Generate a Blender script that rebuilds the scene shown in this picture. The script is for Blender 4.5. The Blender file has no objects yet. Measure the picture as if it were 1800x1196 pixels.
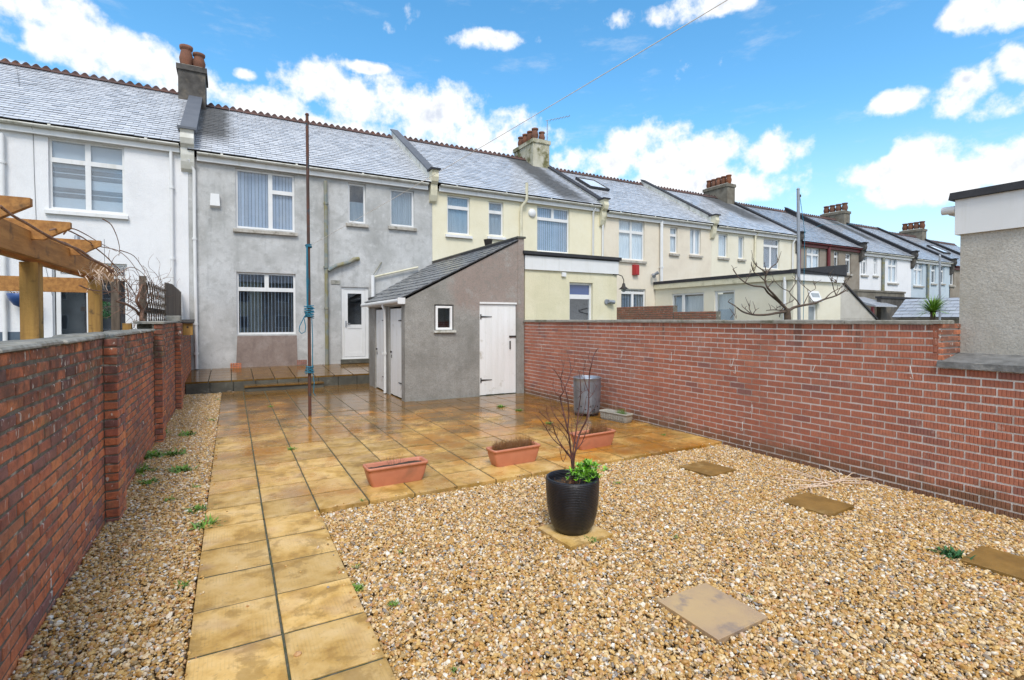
import bpy, math, random
from mathutils import Vector, Matrix, noise as mnoise
R_ = math.radians
rng = random.Random(11)
sc = bpy.context.scene
col = sc.collection

# ------------------------------------------------------------------ camera
CAMH = 1.73; FPX = 900.0; YAW = R_(28.7); PIT = R_(1.0); CX = 900.0; CY = 563 + FPX*math.tan(PIT)
cd = bpy.data.cameras.new('camera'); cam = bpy.data.objects.new('camera', cd); col.objects.link(cam)
cd.sensor_width = 36; cd.lens = 36*FPX/1800
cd.shift_y = (CY-598)/1800.0
cd.clip_start = .05; cd.clip_end = 3000
cam.location = (0, 0, CAMH); cam.rotation_euler = (R_(90)-PIT, 0, -YAW)
sc.camera = cam
_F = Vector((math.sin(YAW)*math.cos(PIT), math.cos(YAW)*math.cos(PIT), -math.sin(PIT)))
_Rt = Vector((math.cos(YAW), -math.sin(YAW), 0)); _U = _Rt.cross(_F)
def ray(u, v): return _F + _Rt*((u-CX)/FPX) - _U*((v-CY)/FPX)
def onz(u, v, z=0.0):
    d = ray(u, v); t = (z-CAMH)/d.z; return Vector((t*d.x, t*d.y, z))
def ony(u, v, y):
    d = ray(u, v); t = y/d.y; return Vector((t*d.x, y, CAMH+t*d.z))
def onx(u, v, x):
    d = ray(u, v); t = x/d.x; return Vector((x, t*d.y, CAMH+t*d.z))
def proj(p):
    d = Vector((p[0], p[1], p[2]-CAMH)); w = d.dot(_F)
    if w < .1: return None
    return (CX+FPX*d.dot(_Rt)/w, CY-FPX*d.dot(_U)/w, w)

# ------------------------------------------------------------------ sun, sky, exposure
SUN_EL = R_(52); SUN_AZ = R_(203)          # azimuth from +y clockwise: behind the camera
sd = bpy.data.lights.new('sun', 'SUN'); sd.energy = 2.1; sd.angle = R_(20); sd.color = (1, .955, .88)
so = bpy.data.objects.new('sun', sd); col.objects.link(so)
sdir = Vector((math.sin(SUN_AZ)*math.cos(SUN_EL), math.cos(SUN_AZ)*math.cos(SUN_EL), math.sin(SUN_EL)))
so.rotation_euler = (-sdir).to_track_quat('-Z', 'Y').to_euler(); so.location = sdir*60
vs = sc.view_settings
vs.view_transform = 'Standard'; vs.look = 'None'; vs.gamma = 1; vs.use_curve_mapping = False
vs.exposure = 0.34

class NT:
    def __init__(s, tree): s.t = tree; s.n = tree.nodes; s.l = tree.links
    def node(s, typ, **kw):
        n = s.n.new(typ)
        for k, v in kw.items(): setattr(n, k, v)
        return n
    def put(s, sock, val):
        if isinstance(val, bpy.types.NodeSocket): s.l.new(val, sock)
        elif val is not None:
            if hasattr(sock.default_value, '__len__') and not hasattr(val, '__len__'): val = (val,)*len(sock.default_value)
            if hasattr(sock.default_value, '__len__') and len(sock.default_value) == 4 and len(val) == 3: val = (*val, 1)
            sock.default_value = val
    def math(s, op, a, b=None, c=None, clamp=False):
        n = s.node('ShaderNodeMath', operation=op, use_clamp=clamp)
        s.put(n.inputs[0], a)
        if b is not None: s.put(n.inputs[1], b)
        if c is not None: s.put(n.inputs[2], c)
        return n.outputs[0]
    def vmath(s, op, a, b=None):
        n = s.node('ShaderNodeVectorMath', operation=op); s.put(n.inputs[0], a)
        if b is not None: s.put(n.inputs[1], b)
        return n.outputs[0]
    def mix(s, f, a, b, blend='MIX'):
        n = s.node('ShaderNodeMix', data_type='RGBA', blend_type=blend, clamp_factor=True)
        s.put(n.inputs[0], f); s.put(n.inputs[6], a); s.put(n.inputs[7], b); return n.outputs[2]
    def noise(s, vec, scale, detail=4, rough=.55, dist=0):
        n = s.node('ShaderNodeTexNoise'); s.put(n.inputs['Vector'], vec)
        n.inputs['Scale'].default_value = scale; n.inputs['Detail'].default_value = detail
        n.inputs['Roughness'].default_value = rough; n.inputs['Distortion'].default_value = dist
        return n.outputs['Fac']
    def step(s, v, a, b):
        n = s.node('ShaderNodeMapRange', interpolation_type='SMOOTHSTEP'); s.put(n.inputs[0], v)
        n.inputs[1].default_value = a; n.inputs[2].default_value = b; return n.outputs[0]
    def ramp(s, v, stops):
        n = s.node('ShaderNodeValToRGB'); s.put(n.inputs[0], v); e = n.color_ramp.elements
        while len(e) < len(stops): e.new(.5)
        for el, (p, c) in zip(e, stops): el.position = p; el.color = (*c, 1)
        return n.outputs[0]

w = bpy.data.worlds.new('World'); sc.world = w; w.use_nodes = True
W_ = NT(w.node_tree); W_.n.clear()
sky = W_.node('ShaderNodeTexSky', sky_type='NISHITA', sun_disc=False)
sky.sun_elevation = SUN_EL; sky.sun_rotation = SUN_AZ; sky.air_density = 1.0; sky.dust_density = .4; sky.ozone_density = 1.6
hs = W_.node('ShaderNodeHueSaturation'); hs.inputs['Saturation'].default_value = 1.28; hs.inputs['Value'].default_value = 2.35
hs.inputs['Hue'].default_value = .488
W_.l.new(sky.outputs[0], hs.inputs['Color'])
gen = W_.node('ShaderNodeTexCoord').outputs['Generated']
sp = W_.node('ShaderNodeSeparateXYZ'); W_.l.new(gen, sp.inputs[0])
az = W_.math('ARCTAN2', sp.outputs[0], sp.outputs[1]); el = W_.math('ARCSINE', sp.outputs[2])
n1 = W_.noise(gen, 9, 9, .58); n2 = W_.noise(gen, 3.2, 5, .5)
up = W_.vmath('ADD', gen, (0.01, -.02, .03)); n1u = W_.noise(up, 9, 6, .58)
def azel(u, v):
    d = ray(u, v).normalized(); return math.atan2(d.x, d.y), math.asin(d.z)
CL = [  # cloud lobes in the picture: centre, half sizes (pixels of the photograph)
 (60,30,125,62),(150,82,150,50),(245,115,130,45),(20,120,70,20),(330,150,75,38),(560,150,75,42),(650,178,110,48),(760,210,105,50),
 (850,235,110,40),(440,175,110,28),(520,230,330,40),(640,120,40,12),(430,132,22,12),
 (880,72,70,17),(1200,18,125,24),(1370,268,62,42),(1355,290,40,20),
 (1120,250,85,34),(1180,280,110,42),(1080,285,110,30),(1290,330,120,34),(1200,330,190,36),
 (1700,35,45,18),(1730,15,85,36),(1790,10,60,30),
 (1600,180,62,24),(1690,170,75,40),(1760,185,90,32),(1790,125,40,36),
 (1640,285,95,50),(1720,300,105,56),(1560,300,80,28),(1790,290,60,50),(1640,330,150,30),(1700,140,20,12)]
cm = None
for (u, v, a, b) in CL:
    A, E_ = azel(u, v); A2, _ = azel(u+a, v); _, E2 = azel(u, v-b)
    wa = abs(A2-A); we = abs(E2-E_)
    da = W_.math('DIVIDE', W_.math('SUBTRACT', az, A), wa); de = W_.math('DIVIDE', W_.math('SUBTRACT', el, E_), we)
    r2 = W_.math('ADD', W_.math('MULTIPLY', da, da), W_.math('MULTIPLY', de, de))
    m = W_.math('SUBTRACT', 1.0, r2)
    cm = m if cm is None else W_.math('SMOOTH_MAX', cm, m, .35)
cm = W_.math('ADD', W_.math('MAXIMUM', cm, -1.6), -.22)
n3 = W_.noise(gen, 30, 6, .6); n4 = W_.node('ShaderNodeTexVoronoi', feature='SMOOTH_F1'); n4.inputs['Scale'].default_value = 22
W_.l.new(gen, n4.inputs['Vector'])
dens = W_.math('ADD', W_.math('ADD', cm, W_.math('MULTIPLY', W_.math('SUBTRACT', n1, .5), 5.5)), W_.math('ADD', W_.math('MULTIPLY', W_.math('SUBTRACT', n3, .5), 3.2), W_.math('MULTIPLY', W_.math('SUBTRACT', .45, n4.outputs['Distance']), .9)))
# outside the picture the same broken cloud goes on
inw = W_.math('MULTIPLY', W_.step(W_.math('ABSOLUTE', W_.math('SUBTRACT', az, .5)), 1.25, .9), W_.step(el, .75, .5))
dg = W_.math('MULTIPLY', W_.math('SUBTRACT', W_.math('ADD', W_.math('MULTIPLY', n2, .75), W_.math('MULTIPLY', n1, .3)), .50), 9)
dens = W_.math('ADD', W_.math('MULTIPLY', dens, inw), W_.math('MULTIPLY', dg, W_.math('SUBTRACT', 1, inw)))
mask = W_.step(dens, -.65, .75)
wisp = W_.math('MULTIPLY', W_.step(W_.noise(W_.vmath('MULTIPLY', gen, (2, 2, 7)), 3.5, 8, .65), .52, .8), .4)
hz = W_.step(el, .36, -.02)
shade = W_.step(W_.math('ADD', W_.math('MULTIPLY', W_.math('SUBTRACT', n1, n1u), 4.5), W_.math('MULTIPLY', W_.math('SUBTRACT', n3, .5), 1.2)), -.32, .30)
ccol = W_.mix(W_.math('SUBTRACT', 1, W_.math('MULTIPLY', W_.step(dens, .5, 1.7), W_.math('SUBTRACT', 1, shade))), (6.3, 6.9, 8.0), (9.8, 9.9, 10.1))
skyc = W_.mix(W_.math('MULTIPLY', hz, .85), hs.outputs[0], (6.3, 7.8, 9.6))
skyc = W_.mix(wisp, skyc, (7.6, 8.2, 9.0))
fin = W_.mix(mask, skyc, ccol)
bg = W_.node('ShaderNodeBackground'); bg.inputs[1].default_value = .09
W_.l.new(fin, bg.inputs[0]); wo = W_.node('ShaderNodeOutputWorld'); W_.l.new(bg.outputs[0], wo.inputs[0])

# ------------------------------------------------------------------ object helpers
WL = {}
def tag(o, label=None, cat=None, group=None, kind=None):
    if label: o['label'] = label
    if cat: o['category'] = cat
    if group: o['group'] = group
    if kind: o['kind'] = kind
    return o
def thing(name, loc, label, cat, group=None):
    o = bpy.data.objects.new(name, None); col.objects.link(o); o.location = loc; WL[o.name] = Vector(loc)
    o.empty_display_size = .1
    return tag(o, label, cat, group)
class MB:
    def __init__(s): s.v = []; s.f = []; s.mi = []; s.r = []; s.sm = []
    def add(s, verts, faces, mi=0, r=0., smooth=False, M=None):
        b = len(s.v)
        for p in verts: s.v.append(tuple(M @ Vector(p)) if M else tuple(p))
        for fc in faces: s.f.append(tuple(b+i for i in fc)); s.mi.append(mi); s.r.append(r); s.sm.append(smooth)
        return s
    def box(s, x0, x1, y0, y1, z0, z1, mi=0, r=0., M=None):
        v = [(x0,y0,z0),(x1,y0,z0),(x1,y1,z0),(x0,y1,z0),(x0,y0,z1),(x1,y0,z1),(x1,y1,z1),(x0,y1,z1)]
        return s.add(v, [(0,3,2,1),(4,5,6,7),(0,1,5,4),(1,2,6,5),(2,3,7,6),(3,0,4,7)], mi, r, False, M)
    def hexa(s, v, mi=0, r=0.):
        return s.add(v, [(0,3,2,1),(4,5,6,7),(0,1,5,4),(1,2,6,5),(2,3,7,6),(3,0,4,7)], mi, r)
    def bev(s, x0, x1, y0, y1, z0, z1, b=.004, mi=0, r=0., M=None):   # box with its top edges chamfered
        v = [(x0,y0,z0),(x1,y0,z0),(x1,y1,z0),(x0,y1,z0),(x0,y0,z1-b),(x1,y0,z1-b),(x1,y1,z1-b),(x0,y1,z1-b),
             (x0+b,y0+b,z1),(x1-b,y0+b,z1),(x1-b,y1-b,z1),(x0+b,y1-b,z1)]
        f = [(0,3,2,1),(8,9,10,11)]+[(i,(i+1)%4,4+(i+1)%4,4+i) for i in range(4)]+[(4+i,4+(i+1)%4,8+(i+1)%4,8+i) for i in range(4)]
        return s.add(v, f, mi, r, False, M)
    def tube(s, pts, rad, n=6, mi=0, r=0., cap=True, smooth=True):
        pts = [Vector(p) for p in pts]
        if not hasattr(rad, '__len__'): rad = [rad]*len(pts)
        vs_ = []; fs = []; ref = None
        for i, p in enumerate(pts):
            t = (pts[min(i+1, len(pts)-1)]-pts[max(i-1, 0)])
            if t.length < 1e-9: t = Vector((0,0,1))
            t.normalize()
            if ref is None:
                ref = t.orthogonal().normalized()
            ref = (ref-t*ref.dot(t))
            if ref.length < 1e-6: ref = t.orthogonal()
            ref.normalize(); b_ = t.cross(ref)
            for k in range(n):
                a = 2*math.pi*k/n; vs_.append(p+(ref*math.cos(a)+b_*math.sin(a))*rad[i])
        for i in range(len(pts)-1):
            for k in range(n): fs.append((i*n+k, i*n+(k+1)%n, (i+1)*n+(k+1)%n, (i+1)*n+k))
        s.add(vs_, fs, mi, r, smooth)
        if cap:
            m_ = len(pts)-1
            s.add(vs_[:n], [tuple(range(n-1, -1, -1))], mi, r); s.add(vs_[m_*n:], [tuple(range(n))], mi, r)
        return s
    def lathe(s, prof, c=(0,0,0), n=24, mi=0, r=0., smooth=True, fn=None):
        vs_ = []; fs = []
        for j, (rr, z) in enumerate(prof):
            for k in range(n):
                a = 2*math.pi*k/n; q = rr*(fn(a, z) if fn else 1)
                vs_.append((c[0]+q*math.cos(a), c[1]+q*math.sin(a), c[2]+z))
        for j in range(len(prof)-1):
            for k in range(n): fs.append((j*n+k, j*n+(k+1)%n, (j+1)*n+(k+1)%n, (j+1)*n+k))
        return s.add(vs_, fs, mi, r, smooth)
    def quad(s, a, b, c, d, mi=0, r=0.): return s.add([a,b,c,d], [(0,1,2,3)], mi, r)
    def mesh(s, name, mats, off=None):
        me = bpy.data.meshes.new(name)
        vv = s.v if off is None else [(p[0]-off[0], p[1]-off[1], p[2]-off[2]) for p in s.v]
        me.from_pydata(vv, [], s.f)
        if not isinstance(mats, (list, tuple)): mats = [mats]
        for m in mats: me.materials.append(m)
        if len(mats) > 1: me.polygons.foreach_set('material_index', s.mi)
        me.polygons.foreach_set('use_smooth', s.sm)
        at = me.attributes.new('rnd', 'FLOAT', 'FACE'); at.data.foreach_set('value', s.r)
        me.update(); return me
    def build(s, name, mats, parent=None, at=None):
        """verts in world coordinates; the origin goes to the middle of the base"""
        if at is None:
            xs = [p[0] for p in s.v]; ys = [p[1] for p in s.v]; zs = [p[2] for p in s.v]
            at = Vector(((min(xs)+max(xs))/2, (min(ys)+max(ys))/2, min(zs)))
        me = s.mesh(name, mats, at); o = bpy.data.objects.new(name, me); col.objects.link(o)
        place(o, at, parent); return o
def place(o, at, parent=None):
    at = Vector(at); WL[o.name] = at
    if parent is not None: o.parent = parent; o.location = at-WL[parent.name]
    else: o.location = at
def inst(name, me, mat4, parent):
    o = bpy.data.objects.new(name, me); col.objects.link(o); o.parent = parent
    m = mat4.copy(); m.translation = m.translation-WL[parent.name]; o.matrix_basis = m
    return o
def struct(name, mb, m): return tag(mb.build(name, m), kind='structure')

# ------------------------------------------------------------------ materials
def rndval(t):
    a = t.node('ShaderNodeAttribute', attribute_name='rnd').outputs['Fac']
    o = t.node('ShaderNodeObjectInfo').outputs['Random']
    return t.math('FRACT', t.math('ADD', a, t.math('MULTIPLY', o, 7.31)))
def newmat(name):
    m = bpy.data.materials.new(name); m.use_nodes = True; t = NT(m.node_tree); t.n.clear()
    b = t.node('ShaderNodeBsdfPrincipled'); o = t.node('ShaderNodeOutputMaterial'); t.l.new(b.outputs[0], o.inputs[0])
    pos = t.node('ShaderNodeNewGeometry').outputs['Position']
    return m, t, b, pos
def M(name, c1, c2=None, scale=5, rough=.8, stain=None, sscale=1.2, slo=.5, shi=.75, bump=0., bscale=80, stretch=(1,1,1),
      spec=.5, metal=0, var=0., rough2=None, coat=0, detail=5, streak=None, sub=None):
    m, t, b, pos = newmat(name)
    p = t.vmath('MULTIPLY', pos, stretch)
    c2 = c2 or tuple(x*.8 for x in c1)
    n = t.noise(p, scale, detail, .6)
    c = t.mix(t.step(n, .3, .7), c1, c2)
    if streak:    # vertical run-off streaks
        sn = t.noise(t.vmath('MULTIPLY', pos, (1, 1, .09)), 7, 4, .6)
        c = t.mix(t.math('MULTIPLY', t.step(sn, .52, .75), .6), c, streak)
    if stain:
        sn = t.noise(t.vmath('ADD', pos, (13.1, 4.2, 7.7)), sscale, 6, .62)
        c = t.mix(t.step(sn, slo, shi), c, stain)
    if var:
        rv = rndval(t); h = t.node('ShaderNodeHueSaturation')
        t.put(h.inputs['Value'], t.math('MULTIPLY_ADD', rv, var*2, 1-var)); t.put(h.inputs['Color'], c)
        t.put(h.inputs['Saturation'], t.math('MULTIPLY_ADD', t.math('FRACT', t.math('MULTIPLY', rv, 7.7)), .3, .85)); c = h.outputs[0]
    t.put(b.inputs['Base Color'], c)
    if rough2 is not None: t.put(b.inputs['Roughness'], t.math('MULTIPLY_ADD', t.noise(pos, scale*1.7, 4), rough2-rough, rough))
    else: b.inputs['Roughness'].default_value = rough
    b.inputs['Metallic'].default_value = metal; b.inputs['Specular IOR Level'].default_value = spec
    if coat: b.inputs['Coat Weight'].default_value = coat; b.inputs['Coat Roughness'].default_value = .15
    if bump:
        bn = t.node('ShaderNodeBump'); bn.inputs['Strength'].default_value = min(1, bump); bn.inputs['Distance'].default_value = .012
        t.put(bn.inputs['Height'], t.noise(pos, bscale, 5, .65)); t.l.new(bn.outputs[0], b.inputs['Normal'])
    return m
MT = {}
MT['grey_render'] = None
def render_wall(name, base, dark, lite, stain=None, sa=.35, scale=1.1, grit=.5, mot=.25):
    m, t, b, pos = newmat(name)
    n = t.noise(pos, scale, 7, .62, .4); c = t.ramp(n, [(.3, dark), (.5, base), (.72, lite)])
    st = t.noise(t.vmath('MULTIPLY', pos, (1, 1, .10)), 5, 5, .65)
    c = t.mix(t.math('MULTIPLY', t.step(st, .5, .8), sa), c, tuple(x*.45 for x in dark))
    if stain:   # the older pinkish render shows on the upper part of the wall
        zs = t.node('ShaderNodeSeparateXYZ'); t.l.new(pos, zs.inputs[0]); hgt = t.math('MULTIPLY', t.step(zs.outputs[2], 1.2, 2.3), t.step(zs.outputs[0], 3.7, 4.9))
        c = t.mix(t.math('MULTIPLY', t.step(t.math('ADD', t.noise(t.vmath('ADD', pos, (3, 8, 1)), .9, 6, .6), t.math('MULTIPLY', hgt, .32)), .60, .80), .65), c, stain)
    c = t.mix(t.math('MULTIPLY', t.step(t.noise(t.vmath('ADD', pos, (7, 1, 3)), scale*4.5, 6, .68), .48, .68), mot), c, dark); c = t.mix(t.math('MULTIPLY', t.step(t.noise(t.vmath('ADD', pos, (2, 6, 9)), scale*3, 6, .68), .54, .68), mot), c, lite)
    g = t.noise(pos, 55, 3, .7); c = t.mix(t.math('MULTIPLY', t.step(g, .42, .7), grit), c, tuple(x*.55 for x in base))
    t.put(b.inputs['Base Color'], c); b.inputs['Roughness'].default_value = .88; b.inputs['Specular IOR Level'].default_value = .25
    bn = t.node('ShaderNodeBump'); bn.inputs['Strength'].default_value = .75; bn.inputs['Distance'].default_value = .012
    t.put(bn.inputs['Height'], t.math('ADD', t.noise(pos, 38, 4, .7), t.math('MULTIPLY', t.noise(pos, 11, 3, .6), .5)))
    t.l.new(bn.outputs[0], b.inputs['Normal'])
    return m
MT['grey_render'] = render_wall('grey_render', (.53,.53,.52), (.37,.37,.355), (.67,.67,.665), sa=.38, grit=.45, mot=.55)
MT['white_render'] = render_wall('white_render', (.83,.83,.84), (.76,.76,.77), (.86,.86,.87), sa=.08, grit=.12)
MT['cream_render'] = render_wall('cream_render', (.82,.76,.57), (.76,.70,.51), (.84,.79,.62), sa=.08, grit=.12)
MT['cream_ext_render'] = render_wall('cream_ext_render', (.76,.70,.50), (.68,.63,.43), (.80,.75,.57), sa=.25, grit=.14)
MT['pink_render'] = render_wall('pink_render', (.77,.69,.56), (.70,.62,.50), (.80,.73,.61), sa=.08, grit=.12)
MT['pale_render'] = render_wall('pale_render', (.79,.74,.60), (.74,.69,.55), (.82,.78,.65), sa=.06, grit=.1)
MT['brown_render'] = render_wall('brown_render', (.30,.26,.21), (.22,.18,.14), (.36,.32,.27), sa=.3, grit=.3)
MT['blue_render'] = render_wall('blue_render', (.52,.60,.66), (.47,.55,.61), (.56,.64,.70), sa=.1, grit=.1)
MT['shed_render'] = render_wall('shed_render', (.33,.315,.285), (.24,.23,.205), (.42,.405,.375), stain=(.36,.26,.22), sa=.3, scale=1.6, grit=.65, mot=.5)
MT['garage_render'] = render_wall('garage_render', (.56,.53,.47), (.46,.42,.35), (.64,.61,.55), sa=.15, grit=.55)
MT['patch_render'] = render_wall('patch_render', (.30,.235,.205), (.22,.17,.15), (.36,.30,.27), sa=.35, grit=.35, scale=3)
MT['slate'] = None
def slate_mat(name, c1, c2, dirt, chim):
    m, t, b, pos = newmat(name); rv = rndval(t)
    n = t.noise(pos, 9, 5, .6)
    c = t.mix(n, c1, c2)
    h = t.node('ShaderNodeHueSaturation'); t.put(h.inputs['Value'], t.math('MULTIPLY_ADD', rv, .16, .90)); t.put(h.inputs['Color'], c); c = h.outputs[0]
    if chim:   # soot and algae washed down below the chimneys
        s_ = t.node('ShaderNodeSeparateXYZ'); t.l.new(pos, s_.inputs[0]); acc = None
        for (cx_, wd, ylow) in chim:
            dx = t.math('ABSOLUTE', t.math('SUBTRACT', s_.outputs[0], cx_))
            q = t.math('MULTIPLY', t.step(t.math('ADD', dx, t.math('MULTIPLY', t.noise(t.vmath('MULTIPLY', pos, (1, .35, 1)), 2.2, 5, .65), wd*.9)), wd*1.45, wd*.75), t.step(s_.outputs[1], ylow-.6, ylow+.9))
            acc = q if acc is None else t.math('MAXIMUM', acc, q)
        c = t.mix(t.math('MULTIPLY', acc, .9), c, dirt)
        t.put(b.inputs['Roughness'], t.math('MULTIPLY_ADD', acc, .45, t.math('MULTIPLY_ADD', rv, .12, .2)))
        t.put(b.inputs['Specular IOR Level'], t.math('MULTIPLY_ADD', acc, -.75, 1.0))
    else:
        t.put(b.inputs['Roughness'], t.math('MULTIPLY_ADD', rv, .12, .22)); b.inputs['Specular IOR Level'].default_value = 1.0
    t.put(b.inputs['Base Color'], c); b.inputs['IOR'].default_value = 1.6
    bn = t.node('ShaderNodeBump'); bn.inputs['Strength'].default_value = .25; bn.inputs['Distance'].default_value = .006
    t.put(bn.inputs['Height'], t.noise(pos, 25, 4, .6)); t.l.new(bn.outputs[0], b.inputs['Normal'])
    return m
CHX = [(-.45, .75, 17.0), (11.75, 1.15, 15.9), (24.6, 1.7, 17.2)]
MT['slate'] = slate_mat('wet_slate', (.55,.575,.625), (.61,.635,.68), (.05,.048,.043), CHX)
MT['slate_far'] = slate_mat('far_slate', (.34,.36,.40), (.44,.46,.50), (.05,.05,.045), [(36.5,1.0,17.5)])
MT['slate_shed'] = slate_mat('shed_slate', (.12,.125,.13), (.17,.175,.18), (.05,.048,.043), None)
MT['slate_edge_shade'] = M('slate_edge_shade', (.24,.25,.27), (.17,.175,.19), 9, .6)  # edges darker than the faces: shade lines between courses put into the colour
MT['slate_bed'] = M('slate_batten_bed', (.03,.03,.03), rough=.9)
MT['ridge'] = M('terracotta_ridge', (.12,.062,.05), (.065,.042,.04), 9, .85, stain=(.22,.10,.055), sscale=3, slo=.6, shi=.7, var=.2)
MT['lead'] = M('lead_grey', (.085,.095,.115), (.11,.12,.14), 3, .55, var=.12)
MT['black_felt'] = M('black_felt', (.022,.022,.026), (.035,.035,.04), 8, .75, bump=.3, bscale=90)
MT['upvc'] = M('white_plastic', (.80,.80,.80), (.74,.74,.73), 3, .3, streak=(.62,.61,.56))
MT['old_white'] = M('weathered_white_gutter', (.72,.71,.66), (.58,.57,.50), 5, .5, stain=(.30,.29,.22), sscale=3.5, slo=.52, shi=.75)
MT['cream_paint'] = M('cream_paint_trim', (.72,.68,.52), (.66,.61,.44), 4, .6, stain=(.35,.33,.22), sscale=3)
MT['white_paint'] = M('peeling_white_paint', (.86,.855,.84), (.78,.77,.74), 6, .6, stain=(.45,.42,.34), sscale=4, slo=.58, shi=.8, stretch=(1,1,.12), bump=.3, bscale=30)
MT['maroon'] = M('maroon_paint', (.16,.02,.025), (.10,.02,.02), 4, .5)
MT['sill'] = M('stone_sill', (.50,.47,.42), (.36,.33,.28), 9, .85, stain=(.16,.14,.11), sscale=5, slo=.5, shi=.72)
MT['concrete'] = M('coping_concrete', (.36,.35,.31), (.25,.24,.21), 12, .9, stain=(.12,.12,.08), sscale=4, slo=.5, shi=.7, bump=.6, bscale=40)
MT['ledge'] = M('rough_dark_ledge', (.22,.22,.215), (.13,.13,.125), 10, .9, stain=(.36,.35,.32), sscale=5, slo=.55, shi=.7, bump=.9, bscale=40)
MT['moss_concrete'] = M('pale_lichen_coping', (.40,.385,.34), (.24,.23,.195), 14, .9, stain=(.16,.15,.10), sscale=6, slo=.55, shi=.75, bump=.8, bscale=35)
MT['chimney_dark'] = M('sooty_chimney', (.11,.10,.09), (.05,.045,.04), 3, .9, stain=(.19,.16,.12), sscale=2, bump=.4)
MT['chimney_cream'] = M('stained_cream_chimney', (.55,.52,.42), (.38,.36,.25), 2.5, .9, stain=(.14,.13,.05), sscale=1.6, slo=.48, shi=.64, bump=.4)
MT['chimney_grey'] = M('grey_chimney', (.22,.20,.16), (.14,.12,.09), 3, .9, stain=(.09,.08,.06), sscale=2, bump=.4)
MT['pot_clay'] = M('chimney_pot_clay', (.22,.09,.05), (.15,.065,.04), 5, .85, stain=(.10,.06,.03), sscale=4, slo=.5, shi=.75, var=.2)
MT['room'] = M('dim_room', (.05,.05,.055), (.10,.10,.105), 2.2, .9)  # gloom of unlit rooms put into the base colour
MT['blind'] = M('vertical_blind_fabric', (.46,.53,.64), (.40,.47,.58), 3, .8, var=.1)
MT['curtain'] = M('net_curtain', (.82,.86,.88), (.62,.67,.71), 4, .9, stretch=(8,8,.4))
MT['curtain_blue'] = M('blue_grey_net', (.36,.43,.49), (.30,.37,.43), 3, .9, stretch=(3,3,.5))
MT['roller'] = M('striped_roller_blind', (.50,.55,.60), (.47,.52,.57), 3, .8)
MT['roller_dark'] = M('roller_blind_stripe', (.20,.215,.24), rough=.8)
def glass_mat(name, tint=(.93,.96,.98)):
    m = bpy.data.materials.new(name); m.use_nodes = True; t = NT(m.node_tree); t.n.clear()
    tr = t.node('ShaderNodeBsdfTransparent'); tr.inputs[0].default_value = (*tint, 1)
    gl = t.node('ShaderNodeBsdfGlossy'); gl.inputs['Roughness'].default_value = .015; gl.inputs[0].default_value = (.95,.97,1,1)
    fr = t.node('ShaderNodeFresnel'); bf = t.node('ShaderNodeNewGeometry').outputs['Backfacing']; t.put(fr.inputs[0], t.math('MULTIPLY_ADD', bf, 1/1.5-1.5, 1.5))
    pos = t.node('ShaderNodeNewGeometry').outputs['Position']
    bn = t.node('ShaderNodeBump'); bn.inputs['Strength'].default_value = .05; bn.inputs['Distance'].default_value = .02
    t.put(bn.inputs['Height'], t.noise(pos, 1.6, 1)); t.l.new(bn.outputs[0], gl.inputs['Normal'])
    mx = t.node('ShaderNodeMixShader'); t.put(mx.inputs[0], t.math('MULTIPLY_ADD', fr.outputs[0], 1.3, .02, clamp=True))
    t.l.new(tr.outputs[0], mx.inputs[1]); t.l.new(gl.outputs[0], mx.inputs[2])
    o = t.node('ShaderNodeOutputMaterial'); t.l.new(mx.outputs[0], o.inputs[0]); return m
MT['glass'] = glass_mat('window_glass')
MT['frost'] = M('frosted_pane', (.25,.29,.31), (.33,.36,.38), 1.5, .22, spec=.9, bump=.2, bscale=60)
MT['skypane'] = M('white_skylight_pane', (.80,.83,.86), (.74,.78,.82), 2, .1, spec=1.0)  # one near-white colour over the whole pane
MT['blue_pane'] = M('blue_blind_pane', (.05,.09,.22), (.06,.10,.25), 3, .12, spec=.9)
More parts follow.
